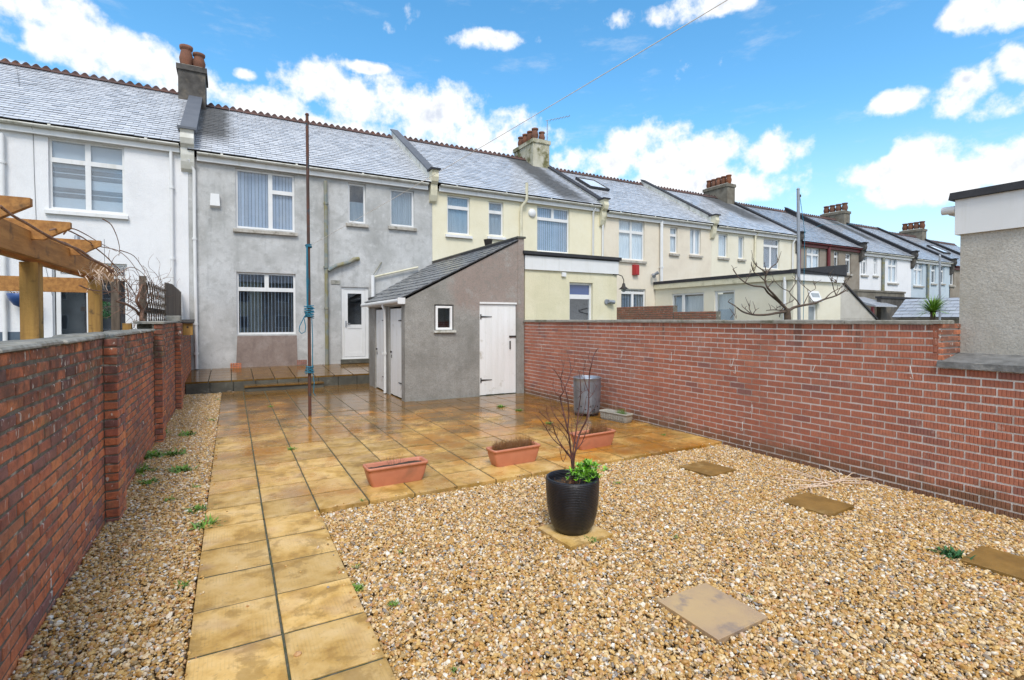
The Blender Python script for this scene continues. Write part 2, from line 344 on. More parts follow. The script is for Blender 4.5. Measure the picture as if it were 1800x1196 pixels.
def brick_mat(name, stops, lime, limeamt, dark, moss, old=False, comb=False):
    m, t, b, pos = newmat(name); rv = rndval(t)
    c = t.ramp(rv, stops)
    c = t.mix(t.math('MULTIPLY', t.step(t.noise(pos, 16, 5, .7), .4, .7), .55), c, dark)
    big = t.step(t.noise(pos, .9, 5, .65), .47, .66)
    c = t.mix(t.math('MULTIPLY', big, .4), c, dark)
    if comb:   # pale bloom, damp foot and rain marks under the coping
        sz = t.node('ShaderNodeSeparateXYZ'); t.l.new(pos, sz.inputs[0])
        bl = t.math('MULTIPLY', t.step(t.noise(t.vmath('ADD', pos, (4, 4, 4)), 1.1, 6, .68), .53, .68), t.step(t.noise(pos, 22, 3, .6), .35, .65))
        c = t.mix(t.math('MULTIPLY', bl, .38), c, (.58,.40,.33))
        ft = t.step(t.math('ADD', sz.outputs[2], t.math('MULTIPLY', t.noise(pos, 3, 5, .7), -.5)), .02, -.20)
        c = t.mix(t.math('MULTIPLY', ft, .7), c, (.13,.085,.045))
        dr = t.math('MULTIPLY', t.step(t.noise(t.vmath('MULTIPLY', pos, (1, 1, .12)), 6.5, 4, .6), .56, .70), t.step(t.math('ADD', sz.outputs[2], t.math('MULTIPLY', t.noise(pos, 2, 3), .5)), 1.45, 1.9))
        c = t.mix(t.math('MULTIPLY', dr, .7), c, (.12,.07,.055))
    if old:    # soot, lime runs and lichen on the weathered upper courses
        sz = t.node('ShaderNodeSeparateXYZ'); t.l.new(pos, sz.inputs[0])
        tp = t.math('MULTIPLY', t.step(t.math('ADD', sz.outputs[2], t.math('MULTIPLY', t.noise(pos, 1.7, 5, .65), 1.3)), 1.3, 2.0), t.step(t.noise(pos, 7, 4, .6), .32, .6))
        c = t.mix(t.math('MULTIPLY', tp, .72), c, (.07,.052,.048))
        c = t.mix(t.math('MULTIPLY', t.step(t.noise(t.vmath('MULTIPLY', pos, (1, 1, .4)), 24, 3, .6), .64, .69), t.math('MULTIPLY_ADD', tp, .7, .25)), c, lime)
    c = t.mix(t.math('MULTIPLY', t.step(t.noise(t.vmath('MULTIPLY', pos, (1, 1, .55)), 13, 3, .6), .66, .71), limeamt), c, lime)
    if moss:
        c = t.mix(t.math('MULTIPLY', t.math('MULTIPLY', t.step(t.noise(t.vmath('ADD', pos, (5, 5, 5)), 2.1, 6, .7), .52, .7), t.step(t.noise(pos, 30, 3, .6), .4, .6)), .65), c, moss)
    t.put(b.inputs['Base Color'], c); b.inputs['Roughness'].default_value = .82; b.inputs['Specular IOR Level'].default_value = .3
    bn = t.node('ShaderNodeBump'); bn.inputs['Strength'].default_value = .7; bn.inputs['Distance'].default_value = .006
    t.put(bn.inputs['Height'], t.noise(pos, 45, 5, .7)); t.l.new(bn.outputs[0], b.inputs['Normal']); return m
MT['brick_old'] = brick_mat('old_red_brick', [(0,(.62,.18,.08)),(.25,(.70,.25,.12)),(.5,(.48,.16,.10)),(.7,(.74,.27,.11)),(.85,(.38,.17,.13)),(1,(.30,.14,.12))], (.68,.64,.57), .9, (.14,.075,.065), (.24,.22,.10), True)
MT['brick_comb'] = brick_mat('combed_red_brick', [(0,(.40,.135,.08)),(.3,(.48,.175,.105)),(.6,(.43,.15,.09)),(.85,(.52,.20,.12)),(.95,(.34,.13,.095)),(1,(.27,.125,.105))], (.70,.60,.53), .2, (.27,.13,.10), None, False, True)
MT['brick_bg'] = brick_mat('neighbour_brick', [(0,(.28,.11,.07)),(.5,(.36,.15,.10)),(1,(.24,.12,.09))], (.55,.5,.4), .5, (.16,.09,.07), (.14,.13,.05))
MT['mortar_old'] = M('old_mortar', (.20,.185,.15), (.11,.10,.075), 14, .95, stain=(.42,.40,.34), sscale=7, slo=.56, shi=.68, bump=.8, bscale=60)
MT['mortar_new'] = M('pale_mortar', (.88,.84,.78), (.74,.69,.62), 6, .95, stain=(.46,.39,.32), sscale=1.1, slo=.50, shi=.70, bump=.6, bscale=70)
SW, SL = .4535, .465      # slab pitch across and along the garden
# wet sandstone-coloured slabs
m, t, b, pos = newmat('buff_paving'); MT['slab'] = m; rv = rndval(t)
s_ = t.node('ShaderNodeSeparateXYZ'); t.l.new(pos, s_.inputs[0])
off = t.node('ShaderNodeCombineXYZ'); t.put(off.inputs[0], t.math('MULTIPLY', rv, 37.)); t.put(off.inputs[1], t.math('MULTIPLY', rv, 11.))
pp = t.vmath('ADD', pos, off.outputs[0])
c = t.ramp(t.noise(pp, 3.2, 6, .62, .2), [(.32,(.36,.19,.035)),(.43,(.56,.335,.085)),(.52,(.68,.44,.15)),(.66,(.76,.53,.24))])
c = t.mix(t.math('MULTIPLY', t.step(t.noise(pp, 2.1, 3, .5), .55, .75), .6), c, (.44,.29,.19))
h = t.node('ShaderNodeHueSaturation'); t.put(h.inputs['Value'], t.math('MULTIPLY_ADD', t.math('FRACT', t.math('MULTIPLY', rv, 5.3)), .36, .76)); t.put(h.inputs['Color'], c); c = h.outputs[0]
wet = t.math('ADD', t.math('MULTIPLY_ADD', s_.outputs[1], .05, -.36), t.math('MULTIPLY', s_.outputs[0], .030))
wv = t.math('ADD', t.math('ADD', t.math('MULTIPLY', t.noise(pos, 1.05, 5, .6), 1.0), t.math('MULTIPLY', t.noise(pp, 3.2, 5, .55), .75)), t.math('MULTIPLY', wet, 1.0))
wm = t.step(wv, .76, 1.12)
wcol = t.mix(1.0, c, (.66,.42,.11), 'MULTIPLY')
alg = t.step(t.math('ADD', t.noise(t.vmath('ADD', pos, (9, 2, 0)), 1.3, 6, .7), t.math('MULTIPLY', wet, .95)), .56, .76)
c = t.mix(wm, c, wcol)
c = t.mix(t.math('MULTIPLY', alg, .75), c, (.075,.05,.018))
lo = t.node('ShaderNodeSeparateXYZ'); t.l.new(t.node('ShaderNodeTexCoord').outputs['Object'], lo.inputs[0])
ed = t.math('MAXIMUM', t.math('DIVIDE', t.math('ABSOLUTE', lo.outputs[0]), SW/2), t.math('DIVIDE', t.math('ABSOLUTE', lo.outputs[1]), SL/2))
dirt = t.step(t.math('ADD', ed, t.math('MULTIPLY', t.math('SUBTRACT', t.noise(pp, 6, 6, .7), .5), 1.1)), .86, 1.12)
c = t.mix(t.math('MULTIPLY', dirt, .55), c, (.20,.12,.03))
rib = t.step(t.math('ADD', t.math('SINE', t.math('MULTIPLY', lo.outputs[0], 330)), t.math('MULTIPLY', t.noise(pp, 5, 4, .6), 5)), 3.1, 4.0)
c = t.mix(t.math('MULTIPLY', rib, .16), c, (.24,.15,.06))
blot = t.step(t.noise(t.vmath('ADD', pp, (3, 3, 3)), 5.5, 6, .68, .3), .52, .62)
c = t.mix(t.math('MULTIPLY', blot, .5), c, (.27,.15,.03))
c = t.mix(t.math('MULTIPLY', t.step(t.noise(pos, 40, 3, .6), .58, .72), .35), c, (.20,.14,.08))
t.put(b.inputs['Base Color'], c)
t.put(b.inputs['Roughness'], t.math('MULTIPLY_ADD', t.step(wv, .72, 1.06), -.36, .50))
b.inputs['Specular IOR Level'].default_value = .5
bn = t.node('ShaderNodeBump'); t.put(bn.inputs['Strength'], t.math('MULTIPLY_ADD', wm, -.2, .32)); bn.inputs['Distance'].default_value = .004
t.put(bn.inputs['Height'], t.math('ADD', t.noise(pp, 14, 5, .6), t.math('MULTIPLY', t.noise(pos, 3.5, 2), .6))); t.l.new(bn.outputs[0], b.inputs['Normal'])
MT['slab_mossy'] = M('mossy_brown_slab', (.30,.17,.045), (.20,.115,.03), 5, .45, stain=(.42,.29,.12), sscale=3, slo=.56, shi=.72, bump=.4, bscale=30)
MT['joint'] = M('dark_joint_sand', (.11,.105,.085), (.05,.065,.025), 20, .95, bump=.5, bscale=90)
MT['kerb_dark'] = M('dark_damp_concrete', (.07,.068,.055), (.12,.115,.09), 4, .6, stain=(.24,.23,.19), sscale=2.5, slo=.58, shi=.7, bump=.4, bscale=40)
MT['earth'] = M('sandy_earth', (.24,.15,.06), (.15,.09,.035), 18, .95, bump=1, bscale=60)
MT['land'] = M('garden_soil', (.16,.14,.10), (.09,.10,.05), 2, .95)
MT['soil'] = M('potting_soil', (.035,.026,.018), (.06,.045,.03), 30, .9, bump=1, bscale=90)
MT['terracotta'] = M('terracotta_plastic', (.58,.225,.13), (.52,.19,.11), 7, .42, stain=(.40,.17,.10), sscale=5)
MT['grey_trough'] = M('grey_concrete_trough', (.40,.37,.32), (.30,.28,.23), 12, .85, bump=.5, bscale=60)
MT['galv'] = M('galvanised_steel', (.40,.44,.50), (.26,.29,.34), 5, .42, metal=.75, stain=(.10,.095,.09), sscale=3, slo=.6, shi=.75, bump=.35, bscale=9)
MT['rust'] = M('rusty_steel', (.13,.05,.03), (.055,.036,.03), 7, .75, stain=(.035,.06,.075), sscale=4, slo=.55, shi=.65, bump=.4, stretch=(1,1,.25))
MT['pole_metal'] = M('grey_painted_pole', (.36,.38,.42), (.30,.32,.35), 6, .5, metal=.4)
MT['rope'] = M('blue_rope', (.02,.24,.36), (.02,.16,.26), 60, .8, bump=.6, bscale=200)
MT['line'] = M('pale_cord', (.85,.83,.78), rough=.7)
MT['wire'] = M('dark_cable', (.03,.03,.03), rough=.6)
MT['iron'] = M('black_iron', (.02,.018,.017), (.035,.025,.02), 30, .6, bump=.4)
MT['timber'] = M('treated_orange_timber', (.50,.24,.065), (.31,.135,.035), 3.2, .75, stretch=(7,.8,7), stain=(.13,.07,.03), sscale=5, slo=.54, shi=.72, bump=.35, bscale=50)
MT['timber_v'] = M('yellow_green_post_timber', (.46,.26,.065), (.30,.165,.045), 3.2, .75, stretch=(7,7,.5), stain=(.12,.07,.03), sscale=7, slo=.58, shi=.72, bump=.5, bscale=40)
MT['old_wood'] = M('weathered_dark_wood', (.17,.135,.105), (.09,.07,.055), 5, .85, stretch=(5,5,.6), bump=.5, bscale=60, var=.2)
MT['bark'] = M('grey_brown_bark', (.13,.085,.055), (.07,.05,.04), 20, .85)
MT['twig_red'] = M('red_brown_twig', (.13,.045,.035), (.07,.03,.028), 20, .7)
MT['vine'] = M('dry_vine_stem', (.30,.17,.11), (.17,.09,.06), 15, .85)
MT['straw'] = M('dry_pale_cane', (.80,.64,.50), (.64,.48,.36), 15, .8)
MT['dry'] = M('dead_brown_heather', (.33,.16,.06), (.20,.09,.035), 20, .85, var=.3)
MT['leaf'] = M('bright_green_leaf', (.17,.42,.03), (.30,.58,.07), 12, .45, var=.35)
MT['weed'] = M('weed_green', (.10,.22,.03), (.18,.32,.05), 20, .6, var=.35)
MT['darkleaf'] = M('dark_green_leaf', (.02,.10,.03), (.04,.16,.045), 15, .4, var=.3)
MT['palm'] = M('strap_leaf_green', (.12,.24,.03), (.22,.34,.06), 6, .5, var=.35)
MT['blue_plastic'] = M('blue_plastic', (.03,.08,.25), rough=.4)
MT['red_box'] = M('red_plastic', (.42,.02,.02), (.34,.02,.02), 4, .4)
MT['pvc_blue'] = M('verdigris_pipe', (.17,.22,.23), (.30,.27,.19), 4, .8, stain=(.24,.22,.11), sscale=3, slo=.45, shi=.6, bump=.4)
# black glazed pot with ribs and drips
m, t, b, pos = newmat('black_ribbed_glaze'); MT['blackpot'] = m
c = t.mix(t.step(t.noise(t.vmath('MULTIPLY', pos, (1, 1, .3)), 12, 4), .4, .7), (.006,.0065,.010), (.018,.018,.024)); t.put(b.inputs['Base Color'], c)
b.inputs['Roughness'].default_value = .36; b.inputs['Specular IOR Level'].default_value = .5
sx = t.node('ShaderNodeSeparateXYZ'); t.l.new(pos, sx.inputs[0])
wz = t.math('SINE', t.math('ADD', t.math('MULTIPLY', sx.outputs[2], 480), t.math('MULTIPLY', t.noise(pos, 9, 3), 5)))
bn = t.node('ShaderNodeBump'); bn.inputs['Strength'].default_value = .6; bn.inputs['Distance'].default_value = .0018
t.put(bn.inputs['Height'], t.math('ADD', wz, t.math('MULTIPLY', t.noise(pos, 90, 3), 1.5))); t.l.new(bn.outputs[0], b.inputs['Normal'])
# pebbles: colour picked per instance
m, t, b, pos = newmat('pebble_mix'); MT['pebble'] = m
a = t.node('ShaderNodeAttribute', attribute_name='tone', attribute_type='INSTANCER').outputs['Fac']
c = t.ramp(a, [(0,(.58,.33,.085)),(.18,(.42,.22,.055)),(.34,(.66,.43,.145)),(.48,(.78,.62,.38)),(.60,(.46,.19,.045)),(.67,(.84,.78,.66)),(.77,(.54,.35,.13)),(.88,(.29,.20,.09)),(.955,(.21,.20,.20)),(1,(.88,.85,.76))])
c = t.mix(t.math('MULTIPLY', t.step(t.noise(pos, 70, 3, .6), .4, .7), .3), c, (.36,.22,.10))
t.put(b.inputs['Base Color'], c); b.inputs['Roughness'].default_value = .42

# ------------------------------------------------------------------ ground
Y0 = 16.4                                        # plane of the terrace's rear facades
g = MB(); g.quad((-400,-300,-.16),(500,-300,-.16),(500,700,-.16),(-400,700,-.16)); struct('ground', g, MT['land'])
g = MB(); g.box(-.975, 6.15, -1.2, 14.2, -.14, -.062); struct('gravel_bed', g, MT['earth'])


XS0 = -.22; YF = 4.92
def in_shed(x, y): return x > 3.2 and y > 10.5
slab_vars = []
for k in range(10):
    q = MB(); rr = random.Random(k); b_ = .0035
    q.bev(-SW/2+.005+rr.uniform(0,.003), SW/2-.005-rr.uniform(0,.003), -SL/2+.008+rr.uniform(0,.003), SL/2-.008-rr.uniform(0,.003), -.042, 0, .002, r=k/10)
    slab_vars.append(q.mesh('slab', MT['slab']))
def slab(parent, x, y, z, k=None, tilt=.004, rz=0):
    k = rng.randrange(10) if k is None else k
    m4 = Matrix.Translation((x, y, z)) @ Matrix.Rotation(rz+rng.uniform(-.004,.004), 4, 'Z') @ Matrix.Rotation(rng.uniform(-tilt,tilt), 4, 'X') @ Matrix.Rotation(rng.uniform(-tilt,tilt), 4, 'Y')
    return inst('slab', slab_vars[k], m4, parent)
g = MB(); g.box(XS0+.02, 6.08, YF+.03, 14.18, -.06, -.006)
patio = struct('patio', g, MT['joint'])
for i in range(14):
    for j in range(20):
        x = XS0+SW*(i+.5); y = YF+SL*(j+.5)
        if y+SL/2 > 14.25 or (x-SW/2 > 3.18 and y-SL/2 > 10.45): continue
        slab(patio, x, y, rng.uniform(-.002, .002))
g = MB(); g.box(XS0+.02, XS0+2*SW-.02, -1.2, YF-.012, -.055, -.006)
path = struct('path', g, MT['joint'])
for i in range(2):
    for j in range(13):
        slab(path, XS0+SW*(i+.5), YF-SL*(j+.5), rng.uniform(-.002, .002), tilt=.003)
# raised terrace under the house wall, its slabs falling gently towards the garden
zf, zb, yf, yb = .27, .385, 14.2, 16.42
g = MB(); g.hexa([(-1.0,yf,-.1),(3.9,yf,-.1),(3.9,yb,-.1),(-1.0,yb,-.1),(-1.0,yf,zf-.045),(3.9,yf,zf-.045),(3.9,yb,zb-.045),(-1.0,yb,zb-.045)])
terr = struct('raised_terrace', g, MT['kerb_dark'])
sl = math.atan2(zb-zf, yb-yf)
for i in range(10):
    for j in range(5):
        x = -.98+SW*1.06*(i+.5); y = yf-.03+.449*(j+.5); z = zf+(y-yf)*math.tan(sl)
        m4 = Matrix.Translation((x, y, z)) @ Matrix.Rotation(sl, 4, 'X') @ Matrix.Diagonal((1.05, .965, 1, 1))
        inst('slab', slab_vars[rng.randrange(10)], m4, terr)
g = MB()
for i in range(9):
    x = -.95+i*.49; g.box(x, x+.475, yf-.055, yf-.002, -.06, zf-.046, r=rng.random())
g.build('facing_blocks', MT['kerb_dark'], terr)
st = thing('garden_step', (1.15, 14.0, 0), 'low single garden step topped with yellow slabs in front of the raised terrace', 'step')
g = MB(); g.box(.27, 2.06, 13.86, 14.13, -.02, .105); g.build('riser', MT['kerb_dark'], st)
for i in range(4):
    g = MB(); g.bev(.25+i*.456, .25+(i+1)*.456-.007, 13.83, 14.14, .105, .142, .004, r=rng.random()); g.build('tread_slab', MT['slab'], st)

# stepping slabs lying loose in the gravel
STEP = []
pale_me = slab_vars[5].copy(); pale_me.materials[0] = M('pale_pinkish_slab', (.42,.29,.18), (.52,.36,.18), 3, .5, stain=(.31,.23,.17), sscale=4, slo=.54, shi=.66, bump=.3, bscale=40)
mossy_me = slab_vars[3].copy(); mossy_me.materials[0] = MT['slab_mossy']
def step_slab(x, y, rz, label, z=-.012, s=1.0):
    o = bpy.data.objects.new('stepping_slab', mossy_me if 'moss' in label or 'dark-edged' in label else pale_me if 'pale buff' in label else slab_vars[rng.randrange(10)]); col.objects.link(o)
    o.location = (x, y, z); o.rotation_euler = (rng.uniform(-.015,.015), rng.uniform(-.015,.015), rz); o.scale = (s, s, 1)
    tag(o, label, 'paving slab', 'stepping slabs in the gravel'); STEP.append((x, y, rz, s)); WL[o.name] = o.location.copy()
step_slab(2.53, 2.11, .02, 'large pale buff stepping slab nearest the camera, lying in the open gravel')
a_ = onz(1240, 821); step_slab(a_.x+.02, a_.y, .04, 'small dark-edged stepping slab in gravel close to the front edge of the patio')
a_ = onz(1436, 882); step_slab(a_.x, a_.y, .05, 'mossy brown stepping slab beside the heap of dry canes')
a_ = onz(1775, 990); step_slab(a_.x+.03, a_.y, .06, 'mossy brown stepping slab cut by the right edge, beside the dark green plant')
PX, PY = 2.475, 3.475
step_slab(PX, PY-.03, .06, 'stepping slab under the big black plant pot')

# gravel as pebbles
import numpy as np
gr = np.random.default_rng(5)
def shape_clear(x, y):
    ok = np.ones(len(x), bool)
    for (sx_, sy_, rz, s) in STEP:
        c_, s2 = math.cos(-rz), math.sin(-rz); dx = x-sx_; dy = y-sy_
        lx = dx*c_-dy*s2; ly = dx*s2+dy*c_
        ok &= ~((abs(lx) < SW/2*s+.000) & (abs(ly) < SL/2*s+.000))
    return ok
P = []
def scatter(x0, x1, y0, y1, dens):
    n = int((x1-x0)*(y1-y0)*dens); x = gr.uniform(x0, x1, n); y = gr.uniform(y0, y1, n)
    k = shape_clear(x, y); P.append(np.stack([x[k], y[k]], 1))
scatter(XS0+2*SW+.008, 6.08, 1.0, YF-.012, 8600)
scatter(-.965, XS0-.006, 1.2, 14.13, 7600)
n_in = sum(len(q) for q in P)
for (xa, xb, ya_, yb_, k_) in ((XS0+2*SW-.06, XS0+2*SW+.0, 1.5, 4.9, 45), (XS0, XS0+.05, 1.5, 10, 60), (XS0+2*SW, 6.0, YF, YF+.05, 50), (XS0, XS0+2*SW, 1.5, 6, 14)):
    P.append(np.stack([gr.uniform(xa, xb, k_), gr.uniform(ya_, yb_, k_)], 1))     # strays kicked onto the slabs
P = np.concatenate(P); n = len(P)
und = np.array([mnoise.noise(Vector((p[0]*1.3, p[1]*1.3, 0))) for p in P])*.008
z = -.040+und+gr.uniform(-.008, .014, n)
z[P[:,0] < XS0] += .014
z[n_in:] = .0035
size = gr.lognormal(math.log(.0086), .40, n).clip(.0038, .020)
scl = np.stack([size*gr.uniform(.85, 1.35, n), size*gr.uniform(.7, 1.0, n), size*gr.uniform(.45, .75, n)], 1)
rot = np.stack([gr.normal(0, .45, n), gr.normal(0, .45, n), gr.uniform(0, 6.28, n)], 1)
me = bpy.data.meshes.new('gravel'); me.vertices.add(n)
me.vertices.foreach_set('co', np.column_stack([P, z]).astype(np.float32).ravel())
for nm, typ, key, dat in (('rot','FLOAT_VECTOR','vector',rot),('scl','FLOAT_VECTOR','vector',scl),('tone','FLOAT','value',gr.random(n)),('pick','INT','value',gr.integers(0, 9, n))):
    at = me.attributes.new(nm, typ, 'POINT'); at.data.foreach_set(key, np.ascontiguousarray(dat, dtype=np.int32 if typ == 'INT' else np.float32).ravel())
grav = bpy.data.objects.new('gravel', me); col.objects.link(grav); tag(grav, 'loose golden and white pea gravel filling the beds', 'gravel', kind='stuff')
sc_col = bpy.data.collections.new('pebble_shapes')
import bmesh
for k in range(9):
    bm = bmesh.new(); bmesh.ops.create_icosphere(bm, subdivisions=1 if k % 3 else 2, radius=1)
    rr = random.Random(100+k); o_ = Vector((rr.random()*9, rr.random()*9, 0))
    for v in bm.verts:
        v.co *= 1+.28*mnoise.noise(v.co*1.1+o_)+rr.uniform(-.07, .07)
    pm = bpy.data.meshes.new('pebble'); bm.to_mesh(pm); bm.free(); pm.materials.append(MT['pebble'])
    for p_ in pm.polygons: p_.use_smooth = (k % 3 == 0)
    po = bpy.data.objects.new('pebble', pm); sc_col.objects.link(po)
ng = bpy.data.node_groups.new('pebbles', 'GeometryNodeTree')
ng.interface.new_socket('Geometry', in_out='INPUT', socket_type='NodeSocketGeometry'); ng.interface.new_socket('Geometry', in_out='OUTPUT', socket_type='NodeSocketGeometry')
gi = ng.nodes.new('NodeGroupInput'); go = ng.nodes.new('NodeGroupOutput'); m2p = ng.nodes.new('GeometryNodeMeshToPoints')
iop = ng.nodes.new('GeometryNodeInstanceOnPoints'); ci = ng.nodes.new('GeometryNodeCollectionInfo')
ci.inputs['Collection'].default_value = sc_col; ci.inputs['Separate Children'].default_value = True; ci.inputs['Reset Children'].default_value = True
def nattr(nm, typ):
    n_ = ng.nodes.new('GeometryNodeInputNamedAttribute'); n_.data_type = typ; n_.inputs['Name'].default_value = nm; return n_.outputs['Attribute']
ng.links.new(gi.outputs[0], m2p.inputs[0]); ng.links.new(m2p.outputs[0], iop.inputs['Points']); ng.links.new(ci.outputs[0], iop.inputs['Instance'])
iop.inputs['Pick Instance'].default_value = True
ng.links.new(nattr('pick', 'INT'), iop.inputs['Instance Index']); ng.links.new(nattr('scl', 'FLOAT_VECTOR'), iop.inputs['Scale'])
e2r = ng.nodes.new('FunctionNodeEulerToRotation'); ng.links.new(nattr('rot', 'FLOAT_VECTOR'), e2r.inputs[0]); ng.links.new(e2r.outputs[0], iop.inputs['Rotation'])
ng.links.new(iop.outputs[0], go.inputs[0])
md = grav.modifiers.new('pebbles', 'NODES'); md.node_group = ng

# ------------------------------------------------------------------ brick walls
BL, BH = .2275, .0772       # brick pitch
def brick_shape(k, comb, L=.2115, Hh=.0605, D=.095):
    """face towards +x of the local frame, length along y"""
    rr = random.Random(k*7+comb); q = MB(); r = k/14.
    l, h = L/2, Hh/2
    if comb:
        ng_ = 7; ys = []; 
        for i in range(ng_):
            a0 = -l+L*i/ng_; w_ = L/ng_
            ys += [(a0, 0), (a0+w_*.60, 0), (a0+w_*.80, -.0055)]
        ys.append((l, 0)); n_ = len(ys)
        v = [(x, y, -h) for y, x in ys]+[(x, y, h) for y, x in ys]+[(-D, -l, -h), (-D, l, -h), (-D, -l, h), (-D, l, h)]
        f = [(i, i+1, n_+i+1, n_+i) for i in range(n_-1)]
        f += [tuple(range(n_, 2*n_))+(2*n_+3, 2*n_+2), tuple(range(n_-1, -1, -1))+(2*n_, 2*n_+1),
              (2*n_, 0, n_, 2*n_+2), (n_-1, 2*n_+1, 2*n_+3, 2*n_-1)]
        q.add(v, f, 0, r)
    else:
        b_ = .006; j = lambda: rr.uniform(-.0045, .0045)
        v = [(-D,-l,-h),(-D,l,-h),(-D,l,h),(-D,-l,h)]
        ring = [(-b_,-l+j(),-h+j()),(-b_,l+j(),-h+j()),(-b_,l+j(),h+j()),(-b_,-l+j(),h+j())]
        v += ring+[(j()*.6, y+(b_ if y < 0 else -b_)+j(), z+(b_ if z < 0 else -b_)) for (_, y, z) in ring]
        f = [(8,9,10,11)]+[(i,(i+1)%4,4+(i+1)%4,4+i) for i in range(4)]+[(4+i,4+(i+1)%4,8+(i+1)%4,8+i) for i in range(4)]
        q.add(v, f, 0, r)
    return q
def visible_size(p, L=.2):
    q = proj(p)
    if q is None or not (-60 < q[0] < 1860 and -60 < q[1] < 1260): return -1./(1+Vector(p).length)
    return L/q[2]
def lay(parent, poses, shapes, mat, name='brick', rest='brick_courses', limit=300):
    """poses: (matrix, variant). The nearest ones are parts, the rest is one mesh."""
    poses = sorted(poses, key=lambda pz: -visible_size(pz[0].translation))
    mes = [q.mesh(name, mat) for q in shapes]
    for m4, k in poses[:limit]: inst(name, mes[k], m4, parent)
    if len(poses) > limit:
        g = MB()
        for m4, k in poses[limit:]:
            q = shapes[k]; n0 = len(g.mi); g.add(q.v, q.f, 0, rng.random(), False, m4); g.mi[n0:] = q.mi
        tag(g.build(rest, mat, parent), kind='stuff')
def courses(x, y0, y1, z0, z1, face, bond='stretcher', skip=None):
    """bricks on the plane x, facing +x (face=1) or -x (face=-1)"""
    out = []; nz = int(round((z1-z0)/BH)); dz = (z1-z0)/nz
    for c_ in range(nz):
        z_ = z0+dz*(c_+.5); sh = (c_ % 2)*BL/2; y = y0-sh
        while y < y1-.02:
            a = max(y, y0); b_ = min(y+BL, y1)
            wv_ = .006*mnoise.noise(Vector(((a+b_)*.35, z_*.8, x)))+.003*math.sin((a+b_)*.55)
            if b_-a > .05 and not (skip and skip((a+b_)/2, z_)):
                sc_y = (b_-a-.011)/(BL-.012)
                rz = Matrix.Identity(4) if face > 0 else Matrix.Rotation(math.pi, 4, 'Z')
                m4 = Matrix.Translation((x+face*rng.uniform(-.0008, .0012)*(1 if face < 0 else 2.2), (a+b_)/2, z_+wv_*min(1, (z_-z0)*3, (z1-z_)*6+.05)+rng.uniform(-.0018, .0018))) @ rz @ Matrix.Rotation(rng.uniform(-.006, .006), 4, 'X') @ Matrix.Diagonal((1, sc_y, dz/BH, 1))
                out.append((m4, rng.randrange(14)))
            y += BL
    return out
def coursesy(y, x0, x1, z0, z1, face=-1):
    """bricks on the plane y, facing -y"""
    out = []; nz = int(round((z1-z0)/BH)); dz = (z1-z0)/nz
    for c_ in range(nz):
        z_ = z0+dz*(c_+.5); sh = (c_ % 2)*BL/2 if x1-x0 > .25 else 0; x = x0-sh
        while x < x1-.02:
            a = max(x, x0); b_ = min(x+BL, x1)
            if b_-a > .04:
                m4 = Matrix.Translation(((a+b_)/2, y+rng.uniform(-.002,.002), z_)) @ Matrix.Rotation(-math.pi/2, 4, 'Z') @ Matrix.Diagonal((1, (b_-a-.010)/(BL-.012), dz/BH, 1))
                out.append((m4, rng.randrange(14)))
            x += BL
    return out

# left wall
XL = -.97
lw = thing('brick_wall', (XL-.11, 6, 0), 'old weathered red brick wall with piers and rough coping along the left', 'wall')
g = MB(); g.box(XL-.21, XL-.006, -1.5, 8.92, -.1, 1.575); g.box(XL-.21, XL-.006, 8.92, 16.38, -.1, 1.675)
PIERS = [(5.52, 1.575), (8.78, 1.675), (11.85, 1.675)]
for (y, zt) in PIERS: g.box(XL-.02, XL+.094, y+.009, y+.331, -.1, zt)
g.build('wall_core', MT['mortar_old'], lw)
po = courses(XL, -1.5, 8.8, -.06, 1.575, 1, skip=lambda y, z: any(y > a+.1 and y < a+.24 for a, _ in PIERS))
po += courses(XL, 9.1, 16.36, -.06, 1.675, 1, skip=lambda y, z: False)
for (y, zt) in PIERS:
    po += courses(XL+.103, y, y+.34, -.06, zt, 1)
    po += coursesy(y, XL+.0, XL+.103, -.06, zt)
olds = [brick_shape(k, 0) for k in range(14)]
def lay_in(parent, poses, shapes, mat): lay(parent, poses, shapes, mat)
lay(lw, po, olds, MT['brick_old'])
y = -1.5; 
while y < 8.7:
    L = rng.uniform(.3, .6); y2 = min(y+L, 8.78); g = MB()
    g.bev(XL-.235, XL+.024+rng.uniform(-.014,.012), y, y2-.006, 1.578, 1.608+rng.uniform(-.010,.008), .013, r=rng.random()); g.build('coping_stone', MT['moss_concrete'], lw); y = y2
g = MB(); g.bev(XL-.23, XL+.12, 8.76, 9.14, 1.678, 1.715, .01); g.build('coping_stone', MT['moss_concrete'], lw)
y = 9.15
while y < 16.2:
    y2 = min(y+rng.uniform(.7,.9), 16.38); g = MB(); g.bev(XL-.23, XL+.02, y, y2-.006, 1.678, 1.712, .01); g.build('coping_stone', MT['concrete'], lw); y = y2
g = MB(); g.bev(XL-.2, XL+.05, 12.3, 12.75, 1.714, 1.82, .015); g.build('loose_block', MT['concrete'], lw)

